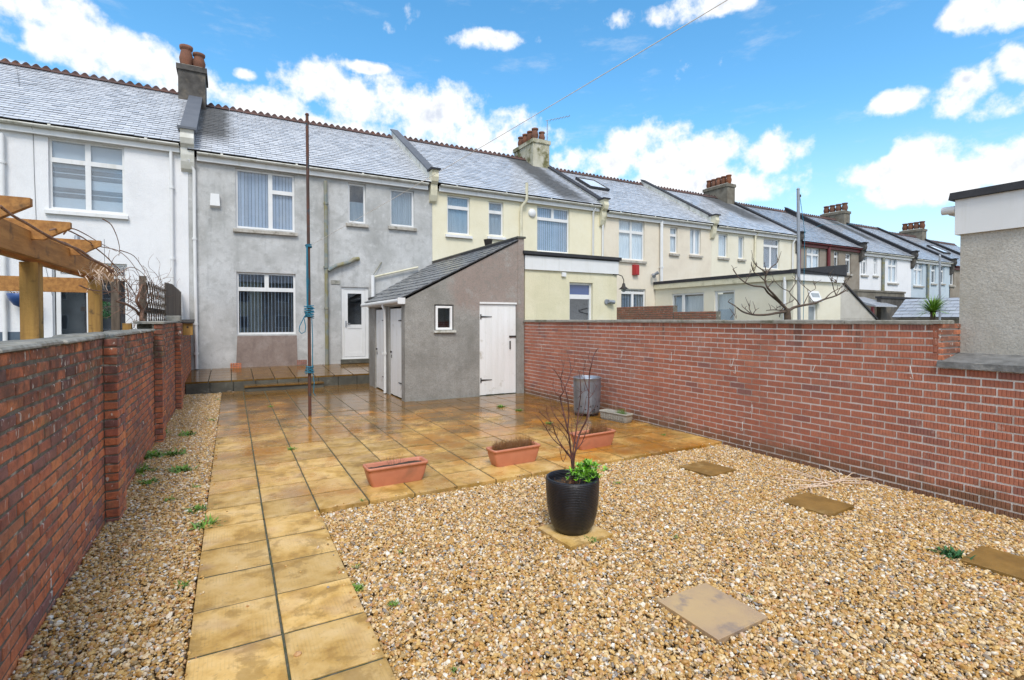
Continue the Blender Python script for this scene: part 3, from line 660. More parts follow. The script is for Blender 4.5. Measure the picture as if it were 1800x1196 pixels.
# right wall
XR = 6.10
rw = thing('brick_wall', (XR+.11, 6, 0), 'red combed-brick garden wall with pale mortar and thin coping along the right', 'wall')
YE = 2.40; ZT = 1.69; ZL = 1.265
g = MB(); g.box(XR+.0072, XR+.215, YE+.01, 10.54, -.1, ZT); g.box(XR+.0072, XR+.38, -1.0, YE+.01, -.1, ZL)
g.build('wall_core', MT['mortar_new'], rw)
po = courses(XR, -1.0, 10.54, -.06, ZL, -1); nzz = round((ZT-ZL)/BH)
po += courses(XR, YE, 10.54, ZL, ZT, -1)
combs = [brick_shape(k, 1) for k in range(14)]
lay(rw, po, combs, MT['brick_comb'])
g = MB()
for i in range(6):
    z_ = ZL+.075+i*.062
    g.bev(XR+.005, XR+.41, YE-.028, YE+.05, z_, z_+.044, .006, r=rng.random())
g.build('pier_end_bricks', MT['brick_old'], rw)
g = MB(); g.box(XR+.012, XR+.40, YE-.012, YE+.008, ZL+.06, ZT-.01); g.build('pier_mortar', MT['mortar_new'], rw)
y = YE-.03
while y < 10.5:
    y2 = min(y+rng.uniform(.85,.95), 10.54); g = MB(); jx = rng.uniform(-.008,.008); g.bev(XR-.030+jx, XR+.24+jx, y, y2-.007, ZT+.003, ZT+.040+rng.uniform(0,.008), .009, r=rng.random())
    g.build('coping_stone', MT['concrete'], rw); y = y2
y = YE-.002
while y > -.9:
    y2 = y-.9; g = MB()
    g.hexa([(XR-.045,y2+.005,ZL+.004),(XR+.39,y2+.005,ZL+.004),(XR+.39,y,ZL+.004),(XR-.045,y,ZL+.004),(XR-.04,y2+.005,ZL+.062),(XR+.39,y2+.005,ZL+.135),(XR+.39,y,ZL+.135),(XR-.04,y,ZL+.062)])
    g.build('ledge_stone', MT['ledge'], rw); y = y2
for (u, v, dv, du) in [(1095,615,14,-3),(1180,620,16,0),(1290,630,15,-4),(1292,645,12,1),(1322,712,14,0),(1305,742,16,0),(1433,642,12,-5),(1600,645,22,5),(952,608,10,0),(1318,775,10,2)]:
    p = onx(u, v, XR-.012); p2 = onx(u+du, v+dv, XR-.022); g = MB()
    g.tube([p+Vector((.02,0,0)), p, p.lerp(p2,.5), p2, p2+Vector((-.012,.012,.006)), p2+Vector((-.01,.022,.02))], .0032, 4); g.build('wall_hook', MT['line'], rw)

# ------------------------------------------------------------------ windows and houses
def window(parent, x0, x1, z0, z1, y, panes, fw=.07, blind=None, sill=True, mat='upvc', name='window', glass='glass', back=.35, sillmat='sill', recess=.07):
    g = MB(); yy = y+recess
    for (a, b_, c_, d) in panes:     # fractions: left, top, right, bottom
        X0 = x0+(x1-x0)*a; X1 = x0+(x1-x0)*c_; Z1 = z1-(z1-z0)*b_; Z0 = z1-(z1-z0)*d
        w_ = fw*.8
        g.box(X0, X1, yy, yy+.06, Z0, Z0+w_); g.box(X0, X1, yy, yy+.06, Z1-w_, Z1)
        g.box(X0, X0+w_, yy+.002, yy+.058, Z0+w_, Z1-w_); g.box(X1-w_, X1, yy+.002, yy+.058, Z0+w_, Z1-w_)
    f = g.build(name, MT[mat], parent)
    for (a, b_, c_, d) in panes:
        X0 = x0+(x1-x0)*a; X1 = x0+(x1-x0)*c_; Z1 = z1-(z1-z0)*b_; Z0 = z1-(z1-z0)*d
        g = MB(); g.box(X0+.02, X1-.02, yy+.028, yy+.032, Z0+.02, Z1-.02); g.build('pane', MT[glass], f)
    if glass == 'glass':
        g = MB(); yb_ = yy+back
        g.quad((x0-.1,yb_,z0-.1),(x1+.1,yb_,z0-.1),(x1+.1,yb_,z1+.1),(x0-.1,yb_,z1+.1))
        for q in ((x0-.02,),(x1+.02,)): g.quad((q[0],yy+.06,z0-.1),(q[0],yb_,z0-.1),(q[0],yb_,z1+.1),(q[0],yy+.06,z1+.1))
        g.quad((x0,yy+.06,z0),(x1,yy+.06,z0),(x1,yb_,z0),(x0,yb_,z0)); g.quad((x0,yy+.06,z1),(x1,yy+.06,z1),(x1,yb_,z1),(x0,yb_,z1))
        g.build('dark_room_panel', MT['room'], f)
    if blind:
        kind = blind[0]; g = MB(); yb_ = yy+.085
        if kind == 'vertical':
            n_ = max(3, int((x1-x0-.1)/.085)); cov = blind[1]
            for i in range(n_):
                xx = x0+.05+(x1-x0-.1)*(i+.5)/n_; hw = .0445*cov; a = R_(blind[2]) if len(blind) > 2 else .3
                dx = hw*math.cos(a); dy = hw*math.sin(a)
                g.quad((xx-dx,yb_-dy,z0+.03),(xx+dx,yb_+dy,z0+.03),(xx+dx,yb_+dy,z1-.03),(xx-dx,yb_-dy,z1-.03), r=rng.random())
            g.build('vertical_blind', MT['blind'], f)
        elif kind in ('net', 'net2'):
            n_ = 40; pts = []
            for i in range(n_+1):
                xx = x0+.02+(x1-x0-.04)*i/n_; pts.append((xx, yb_+.02*math.sin(i*1.9)))
            zt = z1-(z1-z0)*blind[1]
            for i in range(n_): g.quad((pts[i][0],pts[i][1],z0+.03),(pts[i+1][0],pts[i+1][1],z0+.03),(pts[i+1][0],pts[i+1][1],zt),(pts[i][0],pts[i][1],zt))
            g.build('net_curtain', MT['curtain' if kind == 'net' else 'curtain_blue'], f)
        elif kind == 'roller':
            g.quad((x0+.02,yb_,z0+.03),(x1-.02,yb_,z0+.03),(x1-.02,yb_,z1-.03),(x0+.02,yb_,z1-.03)); g.build('roller_blind', MT['roller'], f)
            g = MB()
            for q in blind[1]: zz = z1-(z1-z0)*q; g.quad((x0+.02,yb_-.01,zz-.05),(x1-.02,yb_-.01,zz-.05),(x1-.02,yb_-.01,zz+.05),(x0+.02,yb_-.01,zz+.05))
            g.build('blind_stripe', MT['roller_dark'], f)
    if sill:
        g = MB(); g.hexa([(x0-.07,y-.085,z0-.13),(x1+.07,y-.085,z0-.13),(x1+.07,y+.06,z0-.13),(x0-.07,y+.06,z0-.13),(x0-.07,y-.085,z0-.045),(x1+.07,y-.085,z0-.045),(x1+.07,y+.06,z0-.012),(x0-.07,y+.06,z0-.012)])
        g.build('sill', MT[sillmat], f)
    return f
def facade(g, x0, x1, z0, z1, y, holes, depth=.16):
    xs = sorted({x0, x1, *[h[0] for h in holes], *[h[1] for h in holes]}); zs = sorted({z0, z1, *[h[2] for h in holes], *[h[3] for h in holes]})
    for i in range(len(xs)-1):
        for j in range(len(zs)-1):
            cx_ = (xs[i]+xs[i+1])/2; cz = (zs[j]+zs[j+1])/2
            if any(h[0] < cx_ < h[1] and h[2] < cz < h[3] for h in holes): continue
            g.quad((xs[i],y,zs[j]),(xs[i+1],y,zs[j]),(xs[i+1],y,zs[j+1]),(xs[i],y,zs[j+1]))
    for (a, b_, c_, d) in holes:
        yy = y+depth
        g.quad((a,y,c_),(a,y,d),(a,yy,d),(a,yy,c_)); g.quad((b_,y,c_),(b_,yy,c_),(b_,yy,d),(b_,y,d))
        g.quad((a,y,c_),(a,yy,c_),(b_,yy,c_),(b_,y,c_)); g.quad((a,y,d),(b_,y,d),(b_,yy,d),(a,yy,d))
def WP(u0, v0, u1, v1, y=Y0):
    a = ony(u0, v0, y); b_ = ony(u1, v1, y); a2 = ony(u0, v1, y); b2 = ony(u1, v0, y)
    return (a.x+a2.x)/2, (b_.x+b2.x)/2, (a2.z+b_.z)/2, (a.z+b2.z)/2
P1 = [(0,0,1,1)]; PT = [(0,0,1,.3),(0,.3,1,1)]; P2 = [(0,0,.5,1),(.5,0,1,1)]
P2T = [(0,0,.5,.3),(.5,0,1,.3),(0,.3,.5,1),(.5,.3,1,1)]
P21 = [(0,0,.5,.27),(.5,0,1,.27),(0,.27,1,1)]
PG = [(0,0,.58,1),(.58,0,1,.33),(.58,.33,1,1)]
YR = 20.9; YEV = 16.17
def slate_shapes(w_, l_, t_=.013):
    out = []
    for k in range(10):
        rr = random.Random(k+55); q = MB(); j = lambda: rr.uniform(-.005, .005); h = w_/2-.004
        # local: x across, y up the slope, z out of the roof; the lower edge stands proud on the course below
        zt0 = .020+rr.uniform(-.002, .004); zt1 = .004
        v = [(-h,-.0+j(),zt0-t_),(h,0+j(),zt0-t_),(h,l_*1.25,zt1-t_),(-h,l_*1.25,zt1-t_),(-h,j(),zt0),(h,j(),zt0),(h,l_*1.25,zt1),(-h,l_*1.25,zt1)]
        v[4] = (v[0][0], v[0][1], zt0); v[5] = (v[1][0], v[1][1], zt0+rr.uniform(-.003,.003))
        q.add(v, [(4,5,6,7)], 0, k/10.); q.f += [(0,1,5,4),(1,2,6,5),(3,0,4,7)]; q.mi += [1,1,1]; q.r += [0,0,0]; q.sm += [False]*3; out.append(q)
    return out
SLs = slate_shapes(.275, .2)
def slated_roof(parent, x0, x1, pe, pr, mat='slate', limit=300, sw=.275, sl_=.2, shapes=SLs, axis='x', name='roof', skip=None, thick=.025):
    """roof plane whose eave runs from x0 to x1 through (y,z)=pe and whose top is at pr; axis 'y': eave runs along y, pe/pr are (x,z)"""
    if axis == 'x':
        E0 = Vector((x0, pe[0], pe[1])); ax = Vector((1,0,0)); upv = Vector((0, pr[0]-pe[0], pr[1]-pe[1]))
    else:
        E0 = Vector((pe[0], x1, pe[1])); ax = Vector((0,-1,0)); upv = Vector((pr[0]-pe[0], 0, pr[1]-pe[1]))
    Ls = upv.length; upn = upv.normalized(); nz_ = ax.cross(upn).normalized(); Wd = x1-x0
    g = MB(); c_ = [E0, E0+ax*Wd, E0+ax*Wd+upv, E0+upv]
    g.hexa([p-nz_*thick for p in c_]+[p-nz_*.004 for p in c_])
    rf = g.build(name, MT['slate_bed'], parent)
    R3 = Matrix((ax, upn, nz_)).transposed().to_4x4(); poses = []; nr = int(Ls/sl_)
    dr = Ls/nr
    for r in range(nr):
        nc = int(Wd/sw)+1; shf = (r % 2)*.5*sw
        for k in range(nc+1):
            a = k*sw-shf; b_ = a+sw; a2 = max(a, 0); b2 = min(b_, Wd)
            if b2-a2 < .04: continue
            p = E0+ax*((a2+b2)/2)+upn*(r*dr-.02+rng.uniform(-.004,.004))
            if skip and skip(p): continue
            poses.append((Matrix.Translation(p) @ R3 @ Matrix.Rotation(rng.uniform(-.012,.012), 4, 'Y') @ Matrix.Diagonal(((b2-a2)/sw, dr/sl_ if r < nr-1 else .8, 1, 1)), rng.randrange(10)))
    if limit: lay(rf, poses, shapes, [MT[mat], MT['slate_edge_shade']], 'slate', 'slate_courses', limit)
    else:
        g = MB()
        for m4, k in poses: q = shapes[k]; n0 = len(g.mi); g.add(q.v, q.f, 0, rng.random(), False, m4); g.mi[n0:] = q.mi
        tag(g.build('slate_courses', [MT[mat], MT['slate_edge_shade']], rf), kind='stuff')
    return rf
def ridge(parent, x0, x1, y, z, mat='ridge', single=True):
    n_ = max(1, int(round((x1-x0)/.46))); L = (x1-x0)/n_; acc = MB()
    for i in range(n_):
        g = MB() if single else acc; a = x0+i*L; b_ = a+L-.006; r = rng.random(); dz = rng.uniform(-.004, .004)
        prof = [(-.15, -.085), (-.02, .02), (.02, .02), (.15, -.085)]
        v = [(a, y+q[0], z+q[1]+dz) for q in prof]+[(b_, y+q[0], z+q[1]+dz) for q in prof]
        g.add(v, [(0,1,5,4),(1,2,6,5),(2,3,7,6),(0,4,7,3)], 0, r)
        nb = 2
        for k in range(nb):       # the cockscomb crest
            ca = a+L*(k+.5)/nb
            pr_ = [(ca+ .5*L/nb*.98*math.cos(t_)*(1-.35*max(0, math.sin(t_)))*(1 if abs(math.cos(t_)) < .99 else 1), z+.008+.105*max(0, math.sin(t_))**1.4) for t_ in [math.pi*q/6 for q in range(7)]]
            vv = [(p[0], y-.018, p[1]+dz) for p in pr_]+[(p[0], y+.018, p[1]+dz) for p in pr_]
            ff = [tuple(range(6, -1, -1)), tuple(range(7, 14))]+[(q, q+1, 8+q, 7+q) for q in range(6)]
            g.add(vv, ff, 0, r)
        if single: g.build('ridge_tile', MT[mat], parent)
    if not single: tag(acc.build('ridge_tiles', MT[mat], parent), kind='stuff')
def pot_mb(c, h=.5, r=.14, n=14):
    g = MB(); g.lathe([(r*.78,0),(r*1.05,h*.3),(r*1.1,h*.45),(r*.82,h*.78),(r*.8,h*.82),(r*1.02,h*.86),(r*1.06,h),(r*.8,h),(r*.72,h*.7),(.001,h*.65)], c, n, r=rng.random()); return g
def chimney(parent, x0, x1, y0, y1, z0, z1, mat, pots, capmat=None):
    g = MB(); g.box(x0, x1, y0, y1, z0, z1-.17); g.box(x0-.05, x1+.05, y0-.05, y1+.05, z1-.168, z1)
    ch = g.build('chimney', MT[mat], parent)
    g = MB(); g.hexa([(x0-.0,y0,z1+.001),(x1,y0,z1+.001),(x1,y1,z1+.001),(x0,y1,z1+.001),(x0+.1,y0+.1,z1+.07),(x1-.1,y0+.1,z1+.07),(x1-.1,y1-.1,z1+.07),(x0+.1,y1-.1,z1+.07)]); g.build('flaunching', MT['concrete'], ch)
    for (px, py, h, r) in pots: pot_mb((px, py, z1+.04), h, r).build('chimney_pot', MT['pot_clay'], ch)
    return ch
def pipe(parent, pts, r=.04, mat='upvc', name='downpipe', collars=()):
    g = MB(); g.tube(pts, r, 10)
    for c_ in collars: g.tube([Vector(c_)-Vector((0,0,.03)), Vector(c_)+Vector((0,0,.03))], r*1.35, 10); g.box(c_[0]-.06, c_[0]+.06, c_[1]+r*.6, c_[1]+r+.04, c_[2]-.015, c_[2]+.015)
    return g.build(name, MT[mat], parent)
def eave(parent, x0, x1, z, gut='old_white', fas='upvc', pe=YEV):
    g = MB(); g.box(x0+.01, x1-.01, Y0-.115, Y0-.09, z-.215, z-.04); g.box(x0+.01, x1-.01, Y0-.088, Y0-.002, z-.207, z-.19); g.build('fascia', MT[fas], parent)
    g = MB(); n_ = 7; prof = []
    for k in range(n_+1):
        a = math.pi+math.pi*k/n_; prof.append((Y0-.185+.062*math.cos(a), z-.015+.062*math.sin(a)))
    pin = [(p[0]*.9+(Y0-.185)*.1, p[1]*.9+(z-.015)*.1) for p in prof]
    pr_ = prof+pin[::-1]; m_ = len(pr_)
    v = [(x0+.02, *p) for p in pr_]+[(x1-.02, *p) for p in pr_]
    g.add(v, [(i, (i+1)%m_, m_+(i+1)%m_, m_+i) for i in range(m_)], 0, 0, True)
    x = x0+.6
    while x < x1-.2: g.tube([(x-.03, Y0-.185, z-.016), (x+.03, Y0-.185, z-.016)], .070, 14); x += 1.9
    # closed union sleeves drawn as half shells are enough at this size
    g.build('gutter', MT[gut], parent)
def parapet(parent, x, w_, ze, zr, top='lead', side='old_white', h=.27, kneel='cream_paint', y_end=YR+.05):
    """raking parapet that divides two roofs: body, coping and kneeler at the eave"""
    ye = Y0-.05
    def zz(y): return ze+(y-YEV)*(zr-ze)/(YR-YEV)
    y1 = y_end
    g = MB(); v = []
    for (y, dz) in ((ye, -.1), (y1, -.1)):
        pass
    g.hexa([(x-w_/2,ye,zz(ye)-.15),(x+w_/2,ye,zz(ye)-.15),(x+w_/2,y1,zz(y1)-.15),(x-w_/2,y1,zz(y1)-.15),(x-w_/2,ye,zz(ye)+h),(x+w_/2,ye,zz(ye)+h),(x+w_/2,y1,zz(y1)+h),(x-w_/2,y1,zz(y1)+h)])
    pb = g.build('parapet', MT[side], parent)
    n_ = 6
    g = MB(); e = .045; t_ = .06
    g.hexa([(x-w_/2-e,ye-.03,zz(ye-.03)+h+.002),(x+w_/2+e,ye-.03,zz(ye-.03)+h+.002),(x+w_/2+e,y1,zz(y1)+h+.002),(x-w_/2-e,y1,zz(y1)+h+.002),(x-w_/2-e,ye-.03,zz(ye-.03)+h+t_),(x+w_/2+e,ye-.03,zz(ye-.03)+h+t_),(x+w_/2+e,y1,zz(y1)+h+t_),(x-w_/2-e,y1,zz(y1)+h+t_)])
    g.build('coping', MT[top], pb)
    g = MB(); zk = zz(ye)+h
    pr_ = [(Y0-.002, zk-1.05), (Y0-.10, zk-.98), (Y0-.17, zk-.80), (Y0-.20, zk-.62), (Y0-.20, zk-.45), (Y0-.30, zk-.36), (Y0-.34, zk-.22), (Y0-.31, zk-.08), (Y0-.34, zk-.0), (Y0-.05, zk-.0), (Y0-.05, zk-.3), (Y0-.002, zk-.35)]
    m_ = len(pr_); v = [(x-w_/2-.004, *p) for p in pr_]+[(x+w_/2+.004, *p) for p in pr_]
    g.add(v, [tuple(range(m_)), tuple(range(2*m_-1, m_-1, -1))]+[(i, m_+i, m_+(i+1)%m_, (i+1)%m_) for i in range(m_)]); g.build('kneeler', MT[kneel], pb)
    g = MB(); g.box(x-w_/2-.06, x+w_/2+.06, Y0-.38, Y0+.04, zk+.004, zk+.06); g.build('kneeler_cap', MT['black_felt' if top != 'lead' or x > 3 else 'lead'], pb)

HX = [-8.2, -1.0, 5.93, 13.07, 19.5, 25.95, 31.95, 37.9, 43.2, 49.5, 56]
HE = [6.41, 6.26, 6.27, 6.11, 6.08, 5.83, 5.70, 5.60, 5.42, 5.3]
HR = [9.42, 9.18, 9.22, 8.98, 8.94, 8.77, 8.77, 8.62, 8.45, 8.3]
HW = ['white_render','grey_render','cream_render','pink_render','pale_render','brown_render','white_render','blue_render','brown_render','white_render']
HL = ['white rendered terraced house at the far left behind the pergola','bare grey rendered terraced house at the end of this garden','yellow cream terraced house next to the grey one, with the cream ribbed chimney',
 'pinkish cream terraced house with the skylight in its roof','pale cream terraced house behind the bare tree','brown rendered terraced house with maroon gutter and pipes','white far terraced house with small-paned windows',
 'pale blue far terraced house next to the garage corner','small brown rendered house at the far end, just left of the garage','last roof of the terrace, peeping beside the garage']
H = []
def house(i, wins, doors=(), z0=-.1, slim=300, ridge_single=True, gut='old_white', fas='upvc', smat='slate'):
    x0, x1 = HX[i], HX[i+1]; ze, zr = HE[i], HR[i]
    h = thing('terraced_house', ((x0+x1)/2, Y0, 0), HL[i], 'house', 'houses of the terrace'); H.append(h)
    holes = [WP(*w[:4]) for w in wins]+[WP(*d[:4]) for d in doors]
    g = MB(); facade(g, x0+.002, x1-.002, z0, ze-.1, Y0, holes)
    yb_ = 2*YR-Y0
    for x in (x0+.002, x1-.002):
        g.add([(x,Y0,z0),(x,yb_,z0),(x,yb_,ze-.1),(x,YR,zr-.12),(x,Y0,ze-.1)], [(0,1,2,3,4)])
    g.quad((x0,yb_,z0),(x1,yb_,z0),(x1,yb_,ze-.1),(x0,yb_,ze-.1)); g.build('wall', MT[HW[i]], h)
    for w in wins:
        X = WP(*w[:4]); kw = dict(w[5]) if len(w) > 5 else {}
        window(h, X[0], X[1], X[2], X[3], Y0, w[4], **kw)
    if slim >= 0:
        rf = slated_roof(h, x0, x1, (YEV, ze+.03), (YR, zr), smat, slim)
        g = MB(); g.quad((x0,yb_+.2,ze-.1),(x1,yb_+.2,ze-.1),(x1,YR,zr-.01),(x0,YR,zr-.01)); g.build('rear_roof', MT['slate_bed'], h)
    eave(h, x0+(.2 if i else 0), x1-.17, ze, gut, fas)
    ridge(h, x0+.1, x1-.1, YR, zr+.05, single=ridge_single)
    return h

# --- white house
h = house(0, [(85,250,219,372, P2T, dict(blind=('roller', (.42,.50,.70,.78)), sillmat='upvc')), (92,462,224,612, [(0,0,.06,1),(.06,.17,.47,1),(.47,.17,.53,1),(.53,.17,1,1),(0.06,0,1,.17)], dict(sill=False, blind=None))], slim=300)
g = MB(); g.box(-8.2, ony(44,600,Y0).x, Y0-.02, Y0-.001, -.1, 1.45); g.build('plinth', M('slate_blue_paint', (.10,.14,.19), rough=.6), h)
pipe(h, [ony(300,256,Y0-.08), ony(301,300,Y0-.08), ony(303,480,Y0-.08), Vector((ony(303,480,Y0-.08).x, Y0-.08, .2))], .04, collars=[ony(302,330,Y0-.08), ony(303,455,Y0-.08)])
pipe(h, [Vector((ony(4,300,Y0-.08).x, Y0-.08, 6.1)), Vector((ony(4,300,Y0-.08).x, Y0-.08, .2))], .045, collars=[ony(4,285,Y0-.08)])
a_ = ony(135,437,Y0-.06); g = MB(); g.box(a_.x-.16,a_.x+.16,Y0-.2,Y0-.002,a_.z-.11,a_.z+.05); g.tube([(a_.x,Y0-.12,a_.z+.05),(a_.x,Y0-.05,a_.z+.2),(a_.x,Y0-.03,a_.z+.32)],.05,8); g.build('security_light', MT['pole_metal'], h)
g = MB(); g.tube([ony(58,228,Y0-.02), ony(60,300,Y0-.012), ony(64,400,Y0-.012), ony(92,520,Y0-.012)], .004, 5); g.build('wall_cable', MT['wire'], h)
g = MB(); g.tube([ony(29,115,20.3), ony(38,170,18.4)+Vector((0,-.1,.04)), ony(50,205,17)+Vector((0,-.1,.04)), ony(57,228,16.1)], .004, 5); g.build('roof_cable', MT['wire'], h)
chimney(h, ony(313,150,20.35).x, ony(361,150,20.35).x, 20.35, 21.5, 8.4, ony(340,116,20.3).z, 'chimney_dark', [(ony(328,110,20.8).x, 20.7, .72, .19), (ony(350,110,20.8).x, 20.7, .55, .18)])
# --- grey house
h = house(1, [(414,302,518,404, PG, dict(blind=('vertical', .97, 16))), (612,323,643,392, P1, dict(blind=('net2', .45))), (686,334,728,398, P1, dict(blind=('net2', .0))),
              (416,480,520,588, P21, dict(blind=('vertical', .35, 50), sill=False, back=.6))], doors=[(600,505,648,631)], slim=300)
gh = h
X = WP(416,588,520,645); g = MB(); g.hexa([(X[0]-.02,Y0-.012,.36),(X[1]+.05,Y0-.012,.36),(X[1]+.05,Y0-.001,.36),(X[0]-.02,Y0-.001,.36),(X[0]+.02,Y0-.008,X[3]-.04),(X[1]+.03,Y0-.008,X[3]-.04),(X[1]+.03,Y0-.001,X[3]-.04),(X[0]+.02,Y0-.001,X[3]-.04)])
g.build('render_patch', MT['patch_render'], h)
X = WP(600,505,648,631)     # back door
g = MB(); yy = Y0+.05; x0, x1, z0, z1 = X; g.box(x0,x0+.09,yy,yy+.07,z0,z1); g.box(x1-.09,x1,yy,yy+.07,z0,z1); g.box(x0+.09,x1-.09,yy+.001,yy+.069,z1-.08,z1); g.box(x0+.09,x1-.09,yy+.001,yy+.069,z0,z0+.06)
a, b_ = x0+.095, x1-.095; zm = z0+(z1-z0)*.45
g.box(a,a+.11,yy+.01,yy+.06,z0+.07,z1-.085); g.box(b_-.11,b_,yy+.01,yy+.06,z0+.07,z1-.085); g.box(a+.11,b_-.11,yy+.011,yy+.059,zm-.06,zm+.06); g.box(a+.11,b_-.11,yy+.011,yy+.059,z1-.2,z1-.085); g.box(a+.11,b_-.11,yy+.011,yy+.059,z0+.07,z0+.2)
g.box(a+.11,b_-.11,yy+.025,yy+.05,z0+.2,zm-.06)
d = g.build('back_door', MT['upvc'], h)
g = MB(); g.box(a+.1,b_-.1,yy+.03,yy+.036,zm+.05,z1-.19); g.build('pane', MT['glass'], d)
g = MB(); g.quad((x0,yy+.5,z0),(x1,yy+.5,z0),(x1,yy+.5,z1),(x0,yy+.5,z1)); g.build('dark_room_panel', MT['room'], d)
g = MB(); g.box(a+.035,a+.07,yy-.012,yy+.01,zm-.02,zm+.18); g.tube([(a+.05,yy-.04,zm+.1),(a+.17,yy-.045,zm+.1)],.011,6); g.build('door_handle', MT['pole_metal'], d)
g = MB(); g.box(x0-.03,x1+.08,Y0-.13,Y0+.13,z0-.13,z0-.004); g.build('door_threshold', MT['kerb_dark'], h)
pipe(h, [ony(331,280,Y0-.16), ony(336,290,Y0-.1), ony(341,300,Y0-.07), ony(342,400,Y0-.07), Vector((ony(345,560,Y0-.07).x, Y0-.07, .40))], .042, collars=[ony(342,420,Y0-.07), ony(344,570,Y0-.07), ony(345,622,Y0-.07)])
pipe(h, [ony(572,318,Y0-.09), ony(573,400,Y0-.09), Vector((ony(574,500,Y0-.09).x, Y0-.09, .38))], .055, 'pvc_blue', 'soil_pipe', collars=[ony(573,358,Y0-.09), ony(573,470,Y0-.09), ony(574,542,Y0-.09)])
pipe(h, [ony(577,476,Y0-.1), ony(590,468,Y0-.1), ony(615,461,Y0-.1), ony(622,456,Y0-.09), ony(631,455,Y0-.04)], .06, 'pvc_blue', 'branch_pipe')
a_ = WP(369,342,387,366); g = MB(); g.hexa([(a_[0],Y0-.10,a_[2]+.05),(a_[1],Y0-.10,a_[2]+.05),(a_[1],Y0-.002,a_[2]),(a_[0],Y0-.002,a_[2]),(a_[0]+.02,Y0-.09,a_[3]),(a_[1]-.02,Y0-.09,a_[3]),(a_[1]-.02,Y0-.002,a_[3]),(a_[0]+.02,Y0-.002,a_[3])]); g.build('alarm_box', MT['upvc'], h)
for (u, v) in ((415,643),(531,637)):
    a_ = ony(u, v, Y0); g = MB(); n_ = 5
    for r in range(3):
        for k in range(n_): g.box(a_.x-.14+k*.056, a_.x-.14+k*.056+.046, Y0-.014, Y0-.002, a_.z-.07+r*.05, a_.z-.07+r*.05+.04, r=.3)
    g.build('air_brick', MT['brick_old'], h)
a_ = WP(582,493,598,500); g = MB(); g.box(a_[0],a_[1],Y0-.02,Y0-.002,a_[2],a_[3]); g.build('vent_cover', MT['concrete'], h)
pipe(h, [ony(655,484,Y0-.09), ony(655.5,540,Y0-.09)], .06, 'upvc', 'waste_pipe')
pipe(h, [ony(657,487,Y0-.09), ony(735,470,Y0-.09)], .03, 'cream_paint', 'waste_pipe')
g = MB(); g.tube([ony(656,484,Y0-.09), ony(671,461,Y0-.03)], .012, 6); g.build('overflow_pipe', MT['pvc_blue'], h)
parapet(h, HX[1], .30, HE[1]+.06, HR[1]+.02, 'lead', 'lead', h=.34, kneel='old_white', y_end=20.35)
# --- cream house
h = house(2, [(786,345,826,412, PT, dict(blind=('net2', .0), sillmat='upvc')), (859,355,885,415, PT, dict(blind=('net2', .0), sillmat='upvc')), (944,365,1001,444, P21, dict(blind=('vertical', .95, 12), sill=False))], slim=300)
parapet(h, HX[2], .22, HE[2]+.03, HR[2], 'lead', 'old_white')
pipe(h, [ony(926,322,Y0-.22), ony(926,352,Y0-.22), ony(918,362,Y0-.1), ony(916,372,Y0-.07), Vector((ony(916,400,Y0-.07).x, Y0-.07, 3.2))], .055, 'cream_paint', 'vent_pipe')
pipe(h, [ony(1047,366,Y0-.18), ony(1043,374,Y0-.07), Vector((ony(1042,400,Y0-.07).x, Y0-.07, .3))], .04)
a_ = ony(935,375,Y0); g = MB(); g.lathe([(.001,.07),(.13,.06),(.16,.03),(.165,0)], (0,0,0), 18); 
g2 = MB(); g2.add(g.v, g.f, 0, 0, True, Matrix.Translation((a_.x, Y0-.002, a_.z)) @ Matrix.Rotation(R_(90), 4, 'X')); g2.build('alarm_box', MT['upvc'], h)
chimney(h, 12.12, 13.0, 20.13, 21.92, 7.6, ony(936,243,20.13).z, 'chimney_cream', [(12.35, 20.35+k*.43, .50, .15) for k in range(4)]+[(12.75, 20.4, .42, .14)])
a_ = Vector((13.05, 20.4, 9.2)); g = MB(); g.tube([a_, a_+Vector((0,0,1.9))], .02, 5); q = a_+Vector((0,0,1.85)); g.tube([q+Vector((-.1,0,0)), q+Vector((1.1,-.3,.35))], .012, 4)
for k in range(7): c_ = q.lerp(q+Vector((1.1,-.3,.35)), .15+k*.13); g.tube([c_+Vector((-.04,-.16,0)), c_+Vector((.04,.16,0))], .008, 4)
g.build('tv_aerial', MT['pole_metal'], h)
# --- pinkish house
h = house(3, [(1088,387,1133,457, P2T, dict(blind=('net', .0))), (1178,400,1191,445, PT, dict(blind=('net', .0))), (1213,402,1232,448, P2, dict(blind=('net', .0))),
              (1092,508,1135,560, [(0,0,1,.13),(0,.13,.5,1),(.5,.13,1,1)], dict(blind=('vertical', .7, 20), sill=False))], slim=0, ridge_single=False)
parapet(h, HX[3], .22, HE[3]+.03, HR[3], 'black_felt', 'old_white', y_end=20.9)
pipe(h, [ony(1066,368,Y0-.18), ony(1060,378,Y0-.07), Vector((ony(1059,400,Y0-.07).x, Y0-.07, .3))], .04)
pipe(h, [ony(1163,388,Y0-.1), Vector((ony(1163,450,Y0-.1).x, Y0-.1, .3))], .07, 'upvc', 'soil_pipe', collars=[ony(1163,470,Y0-.1)])
a_ = WP(1111,466,1120,484); g = MB(); g.box(a_[0],a_[1],Y0-.13,Y0-.002,a_[2],a_[3]); g.box(a_[0]+.05,a_[1]-.05,Y0-.15,Y0-.131,a_[2]+.04,a_[3]-.04); g.build('alarm_box', MT['red_box'], h)
a_ = ony(1146,483,Y0); g = MB(); g.tube([(a_.x,Y0-.002,a_.z),(a_.x,Y0-.1,a_.z)],.03,6); g.tube([(a_.x-.05,Y0-.1,a_.z),(a_.x-.12,Y0-.26,a_.z-.1)],[.05,.08],8); g.tube([(a_.x+.05,Y0-.1,a_.z),(a_.x+.14,Y0-.24,a_.z+.08)],[.05,.08],8); g.build('security_light', MT['pole_metal'], h)
